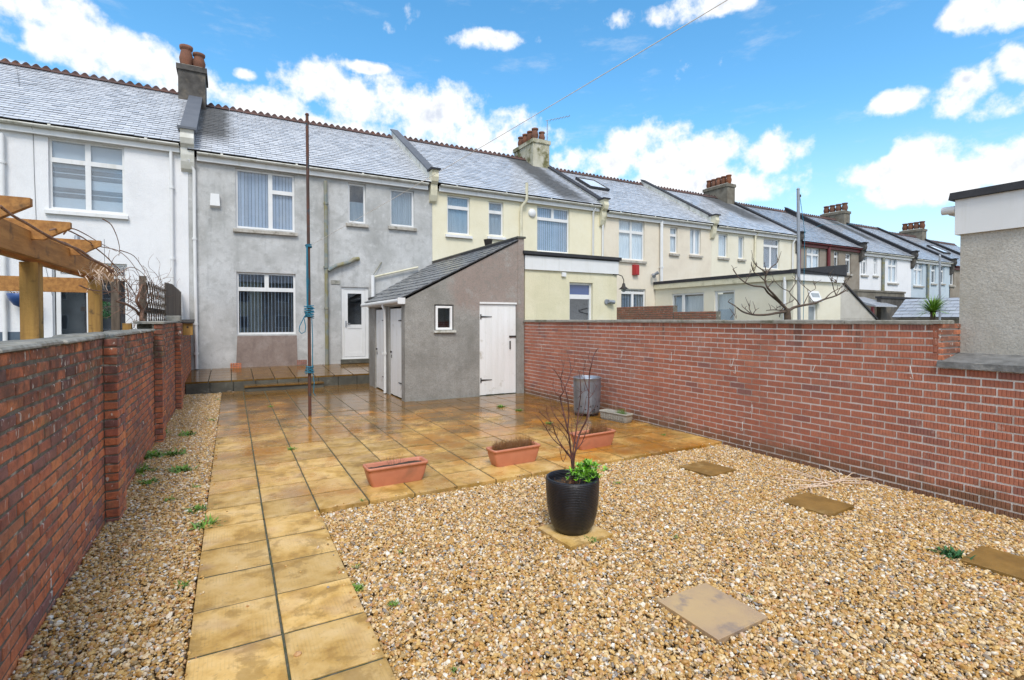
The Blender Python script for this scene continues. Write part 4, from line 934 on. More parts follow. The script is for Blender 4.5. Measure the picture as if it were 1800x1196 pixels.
def skylight(h, cx_, y, w_, l_, i):
    ze, zr = HE[i]+.03, HR[i]; sl_ = math.atan2(zr-ze, YR-YEV); z = ze+(y-YEV)*math.tan(sl_)
    M4 = Matrix.Translation((cx_, y, z+.05)) @ Matrix.Rotation(sl_, 4, 'X'); g = MB()
    g.box(-w_/2,w_/2,-l_/2,-l_/2+.08,-.02,.09,M=M4); g.box(-w_/2,w_/2,l_/2-.08,l_/2,-.02,.09,M=M4); g.box(-w_/2,-w_/2+.08,-l_/2+.08,l_/2-.08,-.02,.088,M=M4); g.box(w_/2-.08,w_/2,-l_/2+.08,l_/2-.08,-.02,.088,M=M4)
    f = g.build('skylight', MT['black_felt'], h); g = MB(); g.box(-w_/2+.06,w_/2-.06,-l_/2+.06,l_/2-.06,.05,.07,M=M4); g.build('pane', MT['skypane'], f)
skylight(h, ony(1042,315,19.2).x, 19.25, 1.1, 1.35, 3)
# --- pale cream house
h = house(4, [(1263,411,1279,452, P1, dict(blind=('net', .0))), (1298,416,1308,455, P1, dict(blind=('net', .0))), (1342,420,1370,473, [(0,0,1,.24),(0,.24,.5,1),(.5,.24,1,1)], dict(blind=('vertical', .9, 15)))], slim=0, ridge_single=False)
parapet(h, HX[4], .22, HE[4]+.05, HR[4], 'black_felt', 'old_white')
pipe(h, [ony(1338,405,Y0-.18), ony(1328,415,Y0-.07), Vector((ony(1327,430,Y0-.07).x, Y0-.07, .3))], .05, 'cream_paint', 'vent_pipe')
pipe(h, [ony(1399,420,Y0-.18), ony(1394,428,Y0-.07), Vector((ony(1393,430,Y0-.07).x, Y0-.07, .3))], .045)
chimney(h, 25.2, 25.85, 20.1, 21.8, 7.4, ony(1277,322,20.1).z, 'chimney_grey', [(25.5, 20.25+k*.35, .5, .15) for k in range(5)])
# --- brown house
h = house(5, [(1418,436,1441,475, P2T, dict(blind=('net', .0))), (1466,442,1474,472, PT, {}), (1486,446,1496,481, PT, {})], slim=0, ridge_single=False, gut='maroon', fas='maroon', smat='slate_far')
parapet(h, HX[5], .22, HE[5]+.05, HR[5], 'black_felt', 'black_felt', kneel='chimney_dark', y_end=20.9)
pipe(h, [Vector((ony(1457,430,Y0-.1).x, Y0-.1, 5.7)), Vector((ony(1457,430,Y0-.1).x, Y0-.1, .3))], .09, 'maroon', 'soil_pipe')
pipe(h, [Vector((ony(1406,430,Y0-.1).x, Y0-.1, 5.7)), Vector((ony(1406,430,Y0-.1).x, Y0-.1, .3))], .06, 'maroon')
# --- far white house
h = house(6, [(1514,449,1524,483, P2T, {}), (1535,452,1542,484, P2T, {}), (1561,455,1577,497, P2T, dict(blind=('net', .0)))], slim=0, ridge_single=False, smat='slate_far')
parapet(h, HX[6], .24, HE[6]+.06, HR[6], 'black_felt', 'black_felt', kneel='chimney_dark')
pipe(h, [Vector((ony(1553,460,Y0-.1).x, Y0-.1, 5.5)), Vector((ony(1553,460,Y0-.1).x, Y0-.1, .3))], .08, 'pvc_blue', 'soil_pipe')
chimney(h, 37.5, 38.2, 20.28, 21.9, 7.2, ony(1482,370,20.28).z, 'chimney_grey', [(37.85, 20.45+k*.42, .55, .18) for k in range(4)])
# --- pale blue house
h = house(7, [(1606,462,1622,502, P2T, dict(blind=('net', .0))), (1637,466,1645,498, PT, {}), (1651,468,1660,498, PT, {})], slim=0, ridge_single=False, smat='slate_far')
parapet(h, HX[7], .24, HE[7]+.06, HR[7], 'black_felt', 'black_felt', kneel='chimney_dark', y_end=20.9)
pipe(h, [Vector((ony(1632,460,Y0-.1).x, Y0-.1, 5.4)), Vector((ony(1632,460,Y0-.1).x, Y0-.1, .3))], .07, 'pvc_blue', 'soil_pipe')
h = house(8, [(1669,470,1677,501, PT, {})], slim=0, ridge_single=False, gut='maroon', fas='maroon', smat='slate_far')
parapet(h, HX[8], .24, HE[8]+.06, HR[8], 'black_felt', 'black_felt', kneel='chimney_dark')
chimney(h, 48.9, 49.6, 20.44, 22.0, 7.0, ony(1620,402,20.44).z, 'chimney_grey', [(49.25, 20.6+k*.4, .6, .19) for k in range(4)])
skylight(h, 47.0, 18.6, 1.1, 1.3, 8)
h = house(9, [], slim=0, ridge_single=False, smat='slate_far')
parapet(h, HX[9], .24, HE[9]+.06, HR[9], 'black_felt', 'black_felt', kneel='chimney_dark', y_end=20.9)

for k in range(7):
    x0 = -26+k*7.2; hh = thing('terraced_house', (x0+3.6, -26, 0), 'plain terraced house across the back lane, out of frame and only mirrored in the windows', 'house', 'houses across the back lane')
    g = MB(); g.box(x0, x0+7.15, -34, -26, -.1, 5.6); g.build('wall', MT[['brown_render','garage_render','brick_bg','cream_render'][k % 4]], hh)
    g = MB(); g.add([(x0,-25.8,5.6),(x0+7.15,-25.8,5.6),(x0+7.15,-30,8.4),(x0,-30,8.4),(x0+7.15,-34.2,5.6),(x0,-34.2,5.6)], [(0,1,2,3),(3,2,4,5),(0,3,5),(1,4,2)]); g.build('roof', MT['slate_far'], hh)
    for (a, z_) in ((1.2, .9), (4.6, .9), (1.2, 3.6), (4.6, 3.6)):
        g = MB(); g.box(x0+a, x0+a+1.4, -25.995, -25.95, z_, z_+1.3); f = g.build('window', MT['upvc'], hh); g = MB(); g.box(x0+a+.08, x0+a+1.32, -25.949, -25.94, z_+.08, z_+1.22); g.build('pane', MT['room'], f)

# ------------------------------------------------------------------ outhouse (lean-to store)
sh = thing('outhouse', (4.6, 12, 0), 'grey rendered lean-to outhouse with slate roof and white plank doors', 'outhouse')
XA, XB, YA, YB = 3.2, 5.93, 10.55, 13.75
ZEV, ZTP = 2.17, 3.60
dX = WP(843,534,908,697, YA); wX = WP(766,538,795,580, YA)
g = MB()
holes = [(dX[0], dX[1], -.02, dX[3]), (wX[0]-.03, wX[1]+.03, wX[2]-.03, wX[3]+.03)]
facade(g, XA, XB, -.1, 2.12, YA, holes, .1)
g.add([(XA,YA,2.12),(XB,YA,2.12),(XB,YA,ZTP-.02),(XA,YA,ZEV-.01)], [(0,1,2,3)])
d1 = (10.80, 11.78); d2 = (12.20, 13.12)     # the two doors of the left face
ys = [YA, d1[0], d1[1], d2[0], d2[1], YB]
for i in range(5):
    if i in (1, 3): g.quad((XA,ys[i],2.03),(XA,ys[i+1],2.03),(XA,ys[i+1],ZEV),(XA,ys[i],ZEV)); continue
    g.quad((XA,ys[i],-.1),(XA,ys[i+1],-.1),(XA,ys[i+1],ZEV),(XA,ys[i],ZEV))
for (a, b_) in (d1, d2):
    g.quad((XA,a,-.1),(XA+.1,a,-.1),(XA+.1,a,2.03),(XA,a,2.03)); g.quad((XA,b_,-.1),(XA+.1,b_,-.1),(XA+.1,b_,2.03),(XA,b_,2.03)); g.quad((XA,a,2.03),(XA+.1,a,2.03),(XA+.1,b_,2.03),(XA,b_,2.03))
g.quad((XA,YB,-.1),(XB,YB,-.1),(XB,YB,ZTP),(XA,YB,ZEV))
g.build('wall', MT['shed_render'], sh)
slated_roof(sh, YA-.03, YB, (XA-.10, ZEV+.02), (XB, ZTP+.03), 'slate_shed', 300, .3, .24, slate_shapes(.3, .24), axis='y')
g = MB(); g.box(XB+.0, XB+.165, YA-.012, Y0-.01, -.1, ZTP+.06); pw = g.build('party_wall', MT['shed_render'], sh)
y = YA-.04
while y < Y0-.1:
    y2 = min(y+.8, Y0-.02); g = MB(); g.bev(XB-.03, XB+.20, y, y2-.006, ZTP+.062, ZTP+.105, .008); g.build('coping_stone', MT['kerb_dark'], sh); y = y2
g = MB(); g.box(XB-.1, XB-.002, YA+.01, YB, ZTP-.02, ZTP+.05); g.build('lead_flashing', MT['black_felt'], sh)
# rear, slightly higher section that reaches the house
g = MB(); g.box(XA+.75, XB-.002, YB+.005, Y0-.01, -.1, 2.35); g.build('rear_section_wall', MT['grey_render'], sh)
slated_roof(sh, YB+.01, Y0-.01, (XA+.65, 2.42), (XB, ZTP+.02), 'slate_shed', 0, .3, .24, slate_shapes(.3, .24), axis='y', name='rear_roof')
g = MB(); g.tube([(XA+.62, YB+.03, 2.40), (XA+.62, Y0-.05, 2.40)], .05, 8); g.build('rear_gutter', MT['wire'], sh)
def plank_door(parent, org, ax, nrm, width, height, z0, hinge_side, n_=6, name='plank_door'):
    """org: bottom corner, ax: along width, nrm: outwards"""
    org = Vector(org); ax = Vector(ax); nrm = Vector(nrm); upz = Vector((0,0,1))
    R3 = Matrix((ax, nrm, upz)).transposed().to_4x4(); R3.translation = org; w_ = width/n_
    g = MB(); g.box(.004, width-.004, -.05, -.022, z0+.01, z0+height-.02, M=R3); d_ = g.build(name, MT['white_paint'], parent)
    for k in range(n_):
        g = MB(); dz = rng.uniform(0,.012)
        g.box(k*w_+.0012, (k+1)*w_-.0012, -.021, -.003+rng.uniform(-.001,.001), z0+.012+dz, z0+height-.012, M=R3); g.build('plank', MT['white_paint'], d_)
    for zz in (.17, .86):
        g = MB(); z_ = z0+height*zz; s_ = 1 if hinge_side > 0 else -1; xo = width-.03 if s_ > 0 else .03
        v = [(xo, 0, z_-.018), (xo-s_*.28, 0, z_-.006), (xo-s_*.28, 0, z_+.006), (xo, 0, z_+.018)]
        v2 = [(a, .008, c_) for a, _, c_ in v]
        g.add(v+v2, [(0,3,2,1),(4,5,6,7),(0,1,5,4),(1,2,6,5),(2,3,7,6),(3,0,4,7)], M=R3); g.box(xo-.012, xo+.012, 0, .012, z_-.055, z_+.055, M=R3)
        g.build('strap_hinge', MT['iron'], d_)
    return d_, R3
d_, R3 = plank_door(sh, (dX[0]+.01, YA+.02, 0), (1,0,0), (0,-1,0), dX[1]-dX[0]-.02, dX[3]-.01, 0, -1, 6)
g = MB(); w_ = dX[1]-dX[0]; g.box(w_-.20, w_-.02, 0, .02, 1.33, 1.365, M=R3); g.box(w_-.19,w_-.16,-.002,.012,1.05,1.24,M=R3); g.build('latch', MT['iron'], d_)
g = MB(); g.box(dX[0]-.0, dX[1]+.0, YA-.012, YA+.03, dX[3]-.012, dX[3]+.03); g.build('door_head', MT['white_paint'], sh)
for (a, b_) in (d1, d2):
    d_, R3 = plank_door(sh, (XA+.03, b_-.01, 0), (0,-1,0), (-1,0,0), b_-a-.02, 1.99, .01, 1, 5)
    g = MB(); g.tube([R3 @ Vector((.1,.0,1.0)), R3 @ Vector((.1,.035,1.0))], .022, 8); g.box(.085,.115,0,.006,.86,.93,M=R3); g.build('door_knob', MT['iron'], d_)
for (a, b_) in ((d1[0]-.001, d1[0]+.0), ):
    pass
window(sh, wX[0], wX[1], wX[2], wX[3], YA, P1, fw=.06, sill=False, mat='white_paint', recess=.0, back=.5)
g = MB(); g.box(wX[0]-.05, wX[1]+.07, YA-.06, YA+.0, wX[2]-.06, wX[2]-.012); g.build('window_sill', MT['old_white'], sh)
g = MB()   # gutter along the left eave
g.tube([(XA-.10, YA-.02, ZEV-.03), (XA-.10, YB+.32, ZEV-.045)], .052, 10, cap=True); g.box(XA-.03, XA-.002, YA+.01, YB+.02, ZEV-.11, ZEV-.015)
g.build('gutter', MT['upvc'], sh)
g = MB(); g.box(XA-.16, XA-.0, YA-.045, YA-.022, ZEV-.1, ZEV+.03); g.build('gutter_end', MT['upvc'], sh)
pipe(sh, [(XA-.10, 11.95, ZEV-.05), (XA-.10, 11.95, ZEV-.12), (XA-.055, 11.95, ZEV-.2), (XA-.055, 11.95, .02)], .035, collars=[(XA-.055, 11.95, .95)])
g = MB(); c_ = Vector((6.45, 13.2, 3.35)); g.tube([c_, c_+Vector((0,0,.45)), c_+Vector((0,0,.5)), c_+Vector((0,0,.68))], [.07,.07,.09,.13], 10)
vp = g.build('vent_pipe', MT['iron'], H[2])

# ------------------------------------------------------------------ cream extension next door
YX = 10.57
ex = thing('kitchen_extension', (7.5, 12, 0), 'flat-roofed cream kitchen extension with white fascia just behind the right wall', 'extension')
wX = WP(1001,497,1042,580, YX)
g = MB(); facade(g, 6.14, 8.95, -.1, 3.0, YX, [wX], .1); g.quad((8.95,YX,-.1),(8.95,Y0-.01,-.1),(8.95,Y0-.01,3.0),(8.95,YX,3.0)); g.quad((6.14,YX,-.1),(6.14,Y0-.01,-.1),(6.14,Y0-.01,3.0),(6.14,YX,3.0)); g.build('wall', MT['cream_ext_render'], ex)
g = MB(); g.box(6.10, 8.99, YX-.06, Y0-.02, 3.27, 3.30); g.box(6.06, 9.03, YX-.10, YX-.04, 3.30, 3.375); g.box(6.06, 9.03, YX-.039, Y0-.02, 3.301, 3.37); g.build('flat_roof', MT['black_felt'], ex)
for (a, b_) in ((6.12, 7.08), (7.085, 8.97)):
    g = MB(); g.box(a, b_, YX-.045, YX-.005, 2.94, 3.268); g.build('fascia_board', MT['upvc'], ex)
g = MB(); g.box(8.955, 8.975, YX+.0, Y0-.05, 2.94, 3.268); g.build('fascia_board', MT['upvc'], ex)
x0, x1, z0, z1 = wX
f = window(ex, x0, x1, z0, z1, YX, [(0,.30,1,1)], sill=False)
window(ex, x0, x1, z0+(z1-z0)*.7, z1, YX, P1, sill=False, glass='blue_pane', name='top_light')
a_ = ony(990,483,YX); g = MB(); g.box(a_.x-.06,a_.x+.06,YX-.05,YX-.002,a_.z-.05,a_.z+.05); g.build('junction_box', MT['upvc'], ex)
a_ = ony(1071,531,YX); g = MB(); g.tube([(a_.x-.1,YX-.002,a_.z),(a_.x-.1,YX-.03,a_.z)],.07,10); g.tube([(a_.x-.09,YX-.07,a_.z+.01),(a_.x+.10,YX-.08,a_.z-.01)],[.05,.055],10); g.build('bulkhead_light', MT['pole_metal'], ex)
# swan-neck lamp
a_ = Vector((8.96, YX-.02, 2.93)); g = MB()
g.tube([a_+Vector((-.15,0,.0)), a_+Vector((0,-.03,0)), a_+Vector((.09,-.07,-.04)), a_+Vector((.13,-.09,-.14)), a_+Vector((.13,-.09,-.24))], .012, 6)
g.lathe([(.02,.0),(.035,-.02),(.05,-.09),(.11,-.145),(.135,-.16),(.13,-.165),(.03,-.10)], tuple(a_+Vector((.13,-.09,-.22))), 16); lp = g.build('wall_lamp', MT['iron'], ex)
g = MB(); g.lathe([(.001,.07),(.05,.05),(.06,.0),(.04,-.05),(.001,-.06)], tuple(a_+Vector((.13,-.09,-.40))), 12); g.build('lamp_globe', MT['frost'], lp)

# ------------------------------------------------------------------ pale extension with flat roof (house 4)
XE = 16.0
ca = onx(1395, 478, XE); YC = ca.y
e2 = thing('kitchen_extension', (17, 14, 0), 'long pale cream flat-roofed extension with a white glazed side door, behind the bare tree', 'extension')
ztop = onx(1165, 500, XE).z; XF = ony(1478, 483, YC).x
def sidep(u0, v0, u1, v1):
    a = onx(u0, v0, XE); b_ = onx(u1, v1, XE); return b_.y, a.y, b_.z, a.z     # y0<y1 , z0,z1
w1 = sidep(1181, 517, 1237, 580); w2 = sidep(1256, 512, 1291, 600)
g = MB()
# side face: reuse facade() in a turned frame (x -> y)
tmp = MB(); facade(tmp, YC, Y0-.01, -.1, ztop, 0, [(w1[0], w1[1], .9, w1[3]), (w2[0], w2[1], .0, w2[3])], -.1)
g.add([(XE-p[1], p[0], p[2]) for p in tmp.v], tmp.f)
fw_ = WP(1421,513,1437,575, YC); tmp = MB(); facade(g, XE, XF, -.1, ztop, YC, [(fw_[0], fw_[1], 1.2, fw_[3])], .1)
g.build('wall', MT['pale_render'], e2)
g = MB(); g.box(XE-.12, XF+.1, YC-.12, Y0-.02, ztop+.002, ztop+.12); g.build('flat_roof', MT['black_felt'], e2)
g = MB(); g.hexa([(XE-.1,YC-.14,ztop+.122),(XF+.12,YC-.14,ztop+.03),(XF+.12,YC+.1,ztop+.03),(XE-.1,YC+.1,ztop+.122),(XE-.1,YC-.14,ztop+.13),(XF+.12,YC-.14,ztop+.42),(XF+.12,YC+.1,ztop+.42),(XE-.1,YC+.1,ztop+.13)]); g.build('felt_upstand', MT['black_felt'], e2)
g = MB(); g.box(XE-.10, XE-.002, YC-.05, Y0-.02, ztop-.2, ztop-.002); g.build('gutter', MT['cream_paint'], e2)
g = MB(); g.box(XE+.02, XF+.05, YC-.09, YC-.002, ztop-.22, ztop-.002); g.build('fascia_board', MT['upvc'], e2)
g = MB(); g.tube([(XE-.07, YC+.25, ztop-.1), (XE-.07, YC+.25, 0)], .05, 8); g.build('downpipe', MT['upvc'], e2)
def side_window(parent, y0, y1, z0, z1, panes, name='window'):
    g = MB(); gp = []
    for (a, b_, c_, d) in panes:
        A = y1-(y1-y0)*a; C = y1-(y1-y0)*c_; Z1 = z1-(z1-z0)*b_; Z0 = z1-(z1-z0)*d; w_ = .07
        g.box(XE+.04, XE+.10, C, A, Z0, Z0+w_); g.box(XE+.04, XE+.10, C, A, Z1-w_, Z1); g.box(XE+.042, XE+.098, C, C+w_, Z0+w_, Z1-w_); g.box(XE+.042, XE+.098, A-w_, A, Z0+w_, Z1-w_); gp.append((C, A, Z0, Z1))
    f = g.build(name, MT['upvc'], parent)
    for (C, A, Z0, Z1) in gp: g = MB(); g.box(XE+.065, XE+.07, C+.03, A-.03, Z0+.03, Z1-.03); g.build('pane', MT['glass'], f)
    g = MB(); g.quad((XE+.6,y0-.1,z0),(XE+.6,y1+.1,z0),(XE+.6,y1+.1,z1+.1),(XE+.6,y0-.1,z1+.1)); g.build('dark_room_panel', MT['room'], f)
    g = MB(); zt = z1-.12; zb_ = z1-(z1-z0)*.42; g.quad((XE+.2,y0,zb_),(XE+.2,y1,zb_),(XE+.2,y1,zt),(XE+.2,y0,zt)); g.build('roller_blind', MT['curtain'], f)
side_window(e2, w1[0], w1[1], .9, w1[3], [(0,0,.35,1),(.35,0,1,1)]); side_window(e2, w2[0], w2[1], .0, w2[3], [(0,0,1,1)], 'glazed_door')
window(e2, fw_[0], fw_[1], 1.2, fw_[3]-.45, YC, P1, sill=False, glass='frost')
g = MB(); x0, x1, z1 = fw_[0]-.02, fw_[1]+.05, fw_[3]; yy = YC
g.hexa([(x0,yy-.16,z1-.33),(x1,yy-.16,z1-.33),(x1,yy-.12,z1-.35),(x0,yy-.12,z1-.35),(x0,yy-.0,z1+.02),(x1,yy-.0,z1+.02),(x1,yy+.04,z1),(x0,yy+.04,z1)]); f = g.build('open_top_light', MT['upvc'], e2)
g = MB(); g.hexa([(x0+.08,yy-.13,z1-.29),(x1-.08,yy-.13,z1-.29),(x1-.08,yy-.125,z1-.292),(x0+.08,yy-.125,z1-.292),(x0+.08,yy-.05,z1-.05),(x1-.08,yy-.05,z1-.05),(x1-.08,yy-.045,z1-.052),(x0+.08,yy-.045,z1-.052)]); g.build('pane', MT['frost'], f)

# garden walls between the neighbours
def bgwall(x, y0, y1, z, label):
    o = thing('garden_wall', (x, (y0+y1)/2, 0), label, 'wall', 'brick walls between the next gardens')
    g = MB(); g.box(x-.1, x+.1, y0, y1, -.1, z-.01); g.build('wall_core', MT['mortar_old'], o)
    po = courses(x-.105, y0, y1, .6, z, -1); q = MB()
    for m4, k in po: q.add(olds[k].v, olds[k].f, 0, rng.random(), False, m4)
    tag(q.build('brick_courses', MT['brick_bg'], o), kind='stuff')
a1 = onx(1187, 537, 12.9); 
bgwall(12.9, a1.y, 16.3, a1.z, 'higher stretch of old brick wall beyond the right wall, under the french doors')
a2 = onx(1263, 547, 12.9); bgwall(12.9, a2.y, a1.y-.02, a2.z, 'lower stretch of old brick wall beyond the right wall, ending before the pale side door')

# lean-to gable and other outbuildings far right
YG = 12.0
lt = thing('lean_to', (22, YG, 0), 'brown rendered lean-to outbuilding with sloping dark verge, right of the pale extension', 'outbuilding')
A = ony(1474, 492, YG); B = ony(1536, 556, YG); 
xl = A.x+.03; xr_ = B.x+.15; yb_ = Y0-.1; zl = A.z; zr_ = B.z-.12
g = MB(); g.box(xl, xr_, YG, yb_, -.1, zr_-.01); g.add([(xl,YG,zr_),(xr_,YG,zr_),(xl,YG,zl),(xl,yb_,zr_),(xr_,yb_,zr_),(xl,yb_,zl)], [(0,1,2),(3,5,4),(0,2,5,3)]); g.build('wall', MT['garage_render'], lt)
g = MB(); g.hexa([(xl-.02,YG-.06,zl+.02),(xr_+.08,YG-.06,zr_-.05),(xr_+.08,yb_,zr_-.05),(xl-.02,yb_,zl+.02),(xl-.02,YG-.06,zl+.10),(xr_+.08,YG-.06,zr_+.03),(xr_+.08,yb_,zr_+.03),(xl-.02,yb_,zl+.10)]); g.build('roof', MT['black_felt'], lt)
pr = thing('porch', (27, 13, 0), 'small porch roof on a maroon post beside the brown lean-to', 'porch')
A = ony(1500, 519, 14); B = ony(1577, 538, 13)
g = MB(); g.hexa([(A.x,13,B.z-.06),(B.x,13,B.z-.06),(B.x,15.5,A.z-.1),(A.x,15.5,A.z-.1),(A.x,13,B.z),(B.x,13,B.z),(B.x,15.5,A.z+.3),(A.x,15.5,A.z+.3)]); g.build('roof', MT['slate_far'], pr)
g = MB(); x = ony(1536, 545, 13.1).x; g.box(x-.07, x+.07, 13.1, 13.2, 0, B.z-.06); g.build('post', MT['maroon'], pr)
dw = thing('boundary_wall', (32, 12, 0), 'dark stained rendered wall under the far white house', 'wall')
Yd = 14.5; A = ony(1508, 509, Yd); B = ony(1590, 522, Yd); g = MB(); g.box(A.x, B.x, Yd, Yd+.2, -.1, A.z-.1); g.box(A.x-.05, B.x+.05, Yd-.04, Yd+.24, A.z-.098, A.z-.0); g.build('wall', MT['chimney_grey'], dw)
dw = thing('boundary_wall', (40, 13, 0), 'long dark wall with black coping below the pale blue house', 'wall')
Yd = 13.5; A = ony(1549, 521, Yd); B = ony(1700, 519, Yd); g = MB(); g.box(A.x, B.x+5, Yd, Yd+.2, -.1, A.z-.1); g.build('wall', MT['chimney_dark'], dw); g = MB(); g.box(A.x-.05, B.x+5, Yd-.05, Yd+.25, A.z-.098, A.z); g.build('coping', MT['black_felt'], dw)
gar = thing('slate_roofed_garage', (22, 8, 0), 'low garage with pale blue-grey slate roof behind the spiky plant', 'garage')
yg = 10.0; A = ony(1568, 558, yg); T = ony(1592, 526, yg)
slated_roof(gar, 5.0, yg, (A.x, A.z), (T.x, T.z), 'slate_far', 300, .30, .20, slate_shapes(.30, .2), axis='y')
g = MB(); g.box(A.x+.15, T.x+1, 5.1, yg-.1, -.1, A.z-.05); g.build('wall', MT['brown_render'], gar)

# right-hand rendered garage
rg = thing('garage', (8, 0, 0), 'rendered garage with white fascia and black felt roof edge, at the far right', 'garage')
XG = XR+.39; yc = onx(1687, 500, XG).y
g = MB(); g.box(XG, XG+4, -3, yc, -.1, onx(1687,412,XG).z+.04); g.build('wall', MT['garage_render'], rg)
zb_ = onx(1687,413,XG).z; zt = onx(1687,352,XG).z
g = MB(); g.box(XG-.035, XG+4.03, -3, yc+.035, zb_, zt); fb = g.build('fascia_board', MT['upvc'], rg)
g = MB(); g.hexa([(XG-.07,-3,zt+.002),(XG+4,-3,zt+.002),(XG+4,yc+.08,zt+.002),(XG-.07,yc+.08,zt+.002),(XG-.06,-3,zt+.075),(XG+4,-3,zt+.35),(XG+4,yc+.07,zt+.35),(XG-.06,yc+.07,zt+.075)]); g.build('felt_roof', MT['black_felt'], rg)
a_ = onx(1668, 378, XG); g = MB(); g.tube([(XG+.05, yc+.09, zt-.09), (XG+.4, yc+.09, zt-.09)], .05, 10); g.tube([(XG+.02,yc+.045,zt-.09),(XG+.02,yc+.16,zt-.085)],.042,10); g.build('gutter', MT['upvc'], rg)

# ------------------------------------------------------------------ washing line post
wp_ = thing('washing_line_pole', (1.228, 9.86, 0), 'tall rusty steel washing line pole wound with blue rope on the patio', 'pole')
g = MB(); pt = Vector((1.215, 9.86, 5.40)); g.tube([(1.228,9.86,-.01),(1.226,9.86,2.4),pt], [.028,.028,.026], 12); g.tube([pt, pt+Vector((0,0,.03))], [.038,.026], 12)
g.build('pole', MT['rust'], wp_)
g = MB()
def coil(zc, n_, hgt, rad=.045, wob=.012):
    pts = []
    for k in range(n_*12+1):
        a = 2*math.pi*k/12; r = rad+rng.uniform(0, wob); pts.append((1.226+r*math.cos(a), 9.86+r*math.sin(a), zc+hgt*(k/(n_*12)-.5)+rng.uniform(-.01,.01)))
    return pts
g.tube(coil(3.06, 3, .05), .008, 5); g.tube(coil(1.88, 7, .22, .055, .035), .009, 5); g.tube(coil(.83, 5, .14, .05, .03), .009, 5)
g.tube([(1.19,9.83,3.06),(1.185,9.82,2.5),(1.188,9.82,1.95)], .009, 5)
g.tube([(1.20,9.82,3.06),(1.205,9.815,2.5),(1.20,9.82,1.95)], .008, 5)
g.tube([(1.18,9.82,1.85),(1.12,9.81,1.75),(1.06,9.81,1.62),(1.05,9.81,1.54),(1.09,9.81,1.49),(1.15,9.81,1.52),(1.16,9.81,1.62),(1.13,9.81,1.78),(1.19,9.81,1.86)], .008, 5)
g.tube([(1.265,9.83,1.85),(1.28,9.83,1.4),(1.272,9.83,.85)], .008, 5)
g.tube([(1.27,9.83,.83),(1.30,9.82,.6),(1.285,9.82,.42),(1.32,9.82,.36)], .007, 5)
g.build('rope', MT['rope'], wp_)
ln = MB(); p0 = Vector((1.235, 9.85, 3.06)); d = ray(1250, 0); q = d*2.9; q.z += CAMH; pts = []
for k in range(25):
    t_ = k/24.; p = p0.lerp(q+(q-p0)*.6, t_); p.z -= .06*math.sin(math.pi*t_); pts.append(p)
ln.tube(pts, .0028, 5); tag(ln.build('washing_line', MT['line']), 'thin pale washing line running from the rusty pole up across the sky', 'washing line')

# far poles
def simple_pole(u, v, Yp, r, name, label, cat, mat, lean=0):
    t_ = ony(u, v, Yp); g = MB(); g.tube([(t_.x-lean, Yp, -.1), t_], [r, r*.9], 10); g.tube([t_, t_+Vector((0,0,.04))], [r*1.1, r*.5], 10)
    o = thing(name, (t_.x-lean, Yp, 0), label, cat); g.build('pole', MT[mat], o); return o, t_
o, t_ = simple_pole(1403, 333, 9.0, .045, 'flagpole', 'tall grey metal pole with blue cord in the neighbouring garden beside the bare tree', 'pole', 'pole_metal', -.15)
g = MB(); g.tube([t_+Vector((.08,0,-.2)), t_+Vector((.25,0,-.85)), t_+Vector((.33,0,-1.2)), t_+Vector((.3,0,-4.6))], .008, 5)
g.tube([t_+Vector((.33,0,-1.2)), t_+Vector((1.2,0,-.9)), t_+Vector((3.4,0,-.7))], .004, 4); g.build('cord', MT['rope'], o)
g = MB(); g.lathe([(.001,.05),(.035,.03),(.04,-.02),(.001,-.05)], tuple(t_+Vector((.08,0,-.18))), 8); g.build('pulley', MT['iron'], o)
o, t_ = simple_pole(1652, 450, 7.5, .03, 'steel_pole', 'thin leaning steel pole next to the spiky green plant', 'pole', 'pole_metal', -.12)

# ------------------------------------------------------------------ bare tree in the next garden
tr = thing('bare_tree', (ony(1386,556,8).x, 8, 0), 'leafless spreading goblet-shaped tree with swollen branch ends behind the right wall', 'tree')
def limb(g, pts, r0, r1, Yp, jit=.12, n=6, seed=0):
    rr = random.Random(seed); out = []
    for k, (u, v) in enumerate(pts):
        out.append(ony(u, v, Yp+rr.uniform(-jit, jit)*k))
    sm_ = []
    for i in range(len(out)-1):
        for q in range(3):
            t_ = q/3; a = out[max(i-1,0)]; b_ = out[i]; c_ = out[i+1]; d = out[min(i+2,len(out)-1)]
            sm_.append(.5*((2*b_)+(c_-a)*t_+(2*a-5*b_+4*c_-d)*t_*t_+(3*b_-a-3*c_+d)*t_**3))
    sm_.append(out[-1]); m_ = len(sm_)-1
    g.tube(sm_, [r0+(r1-r0)*(k/m_) for k in range(m_+1)], n); return sm_
g = MB(); limb(g, [(1386,600),(1385,575),(1384,553),(1383,543)], .095, .075, 8, .0, 8); g.build('trunk', MT['bark'], tr)
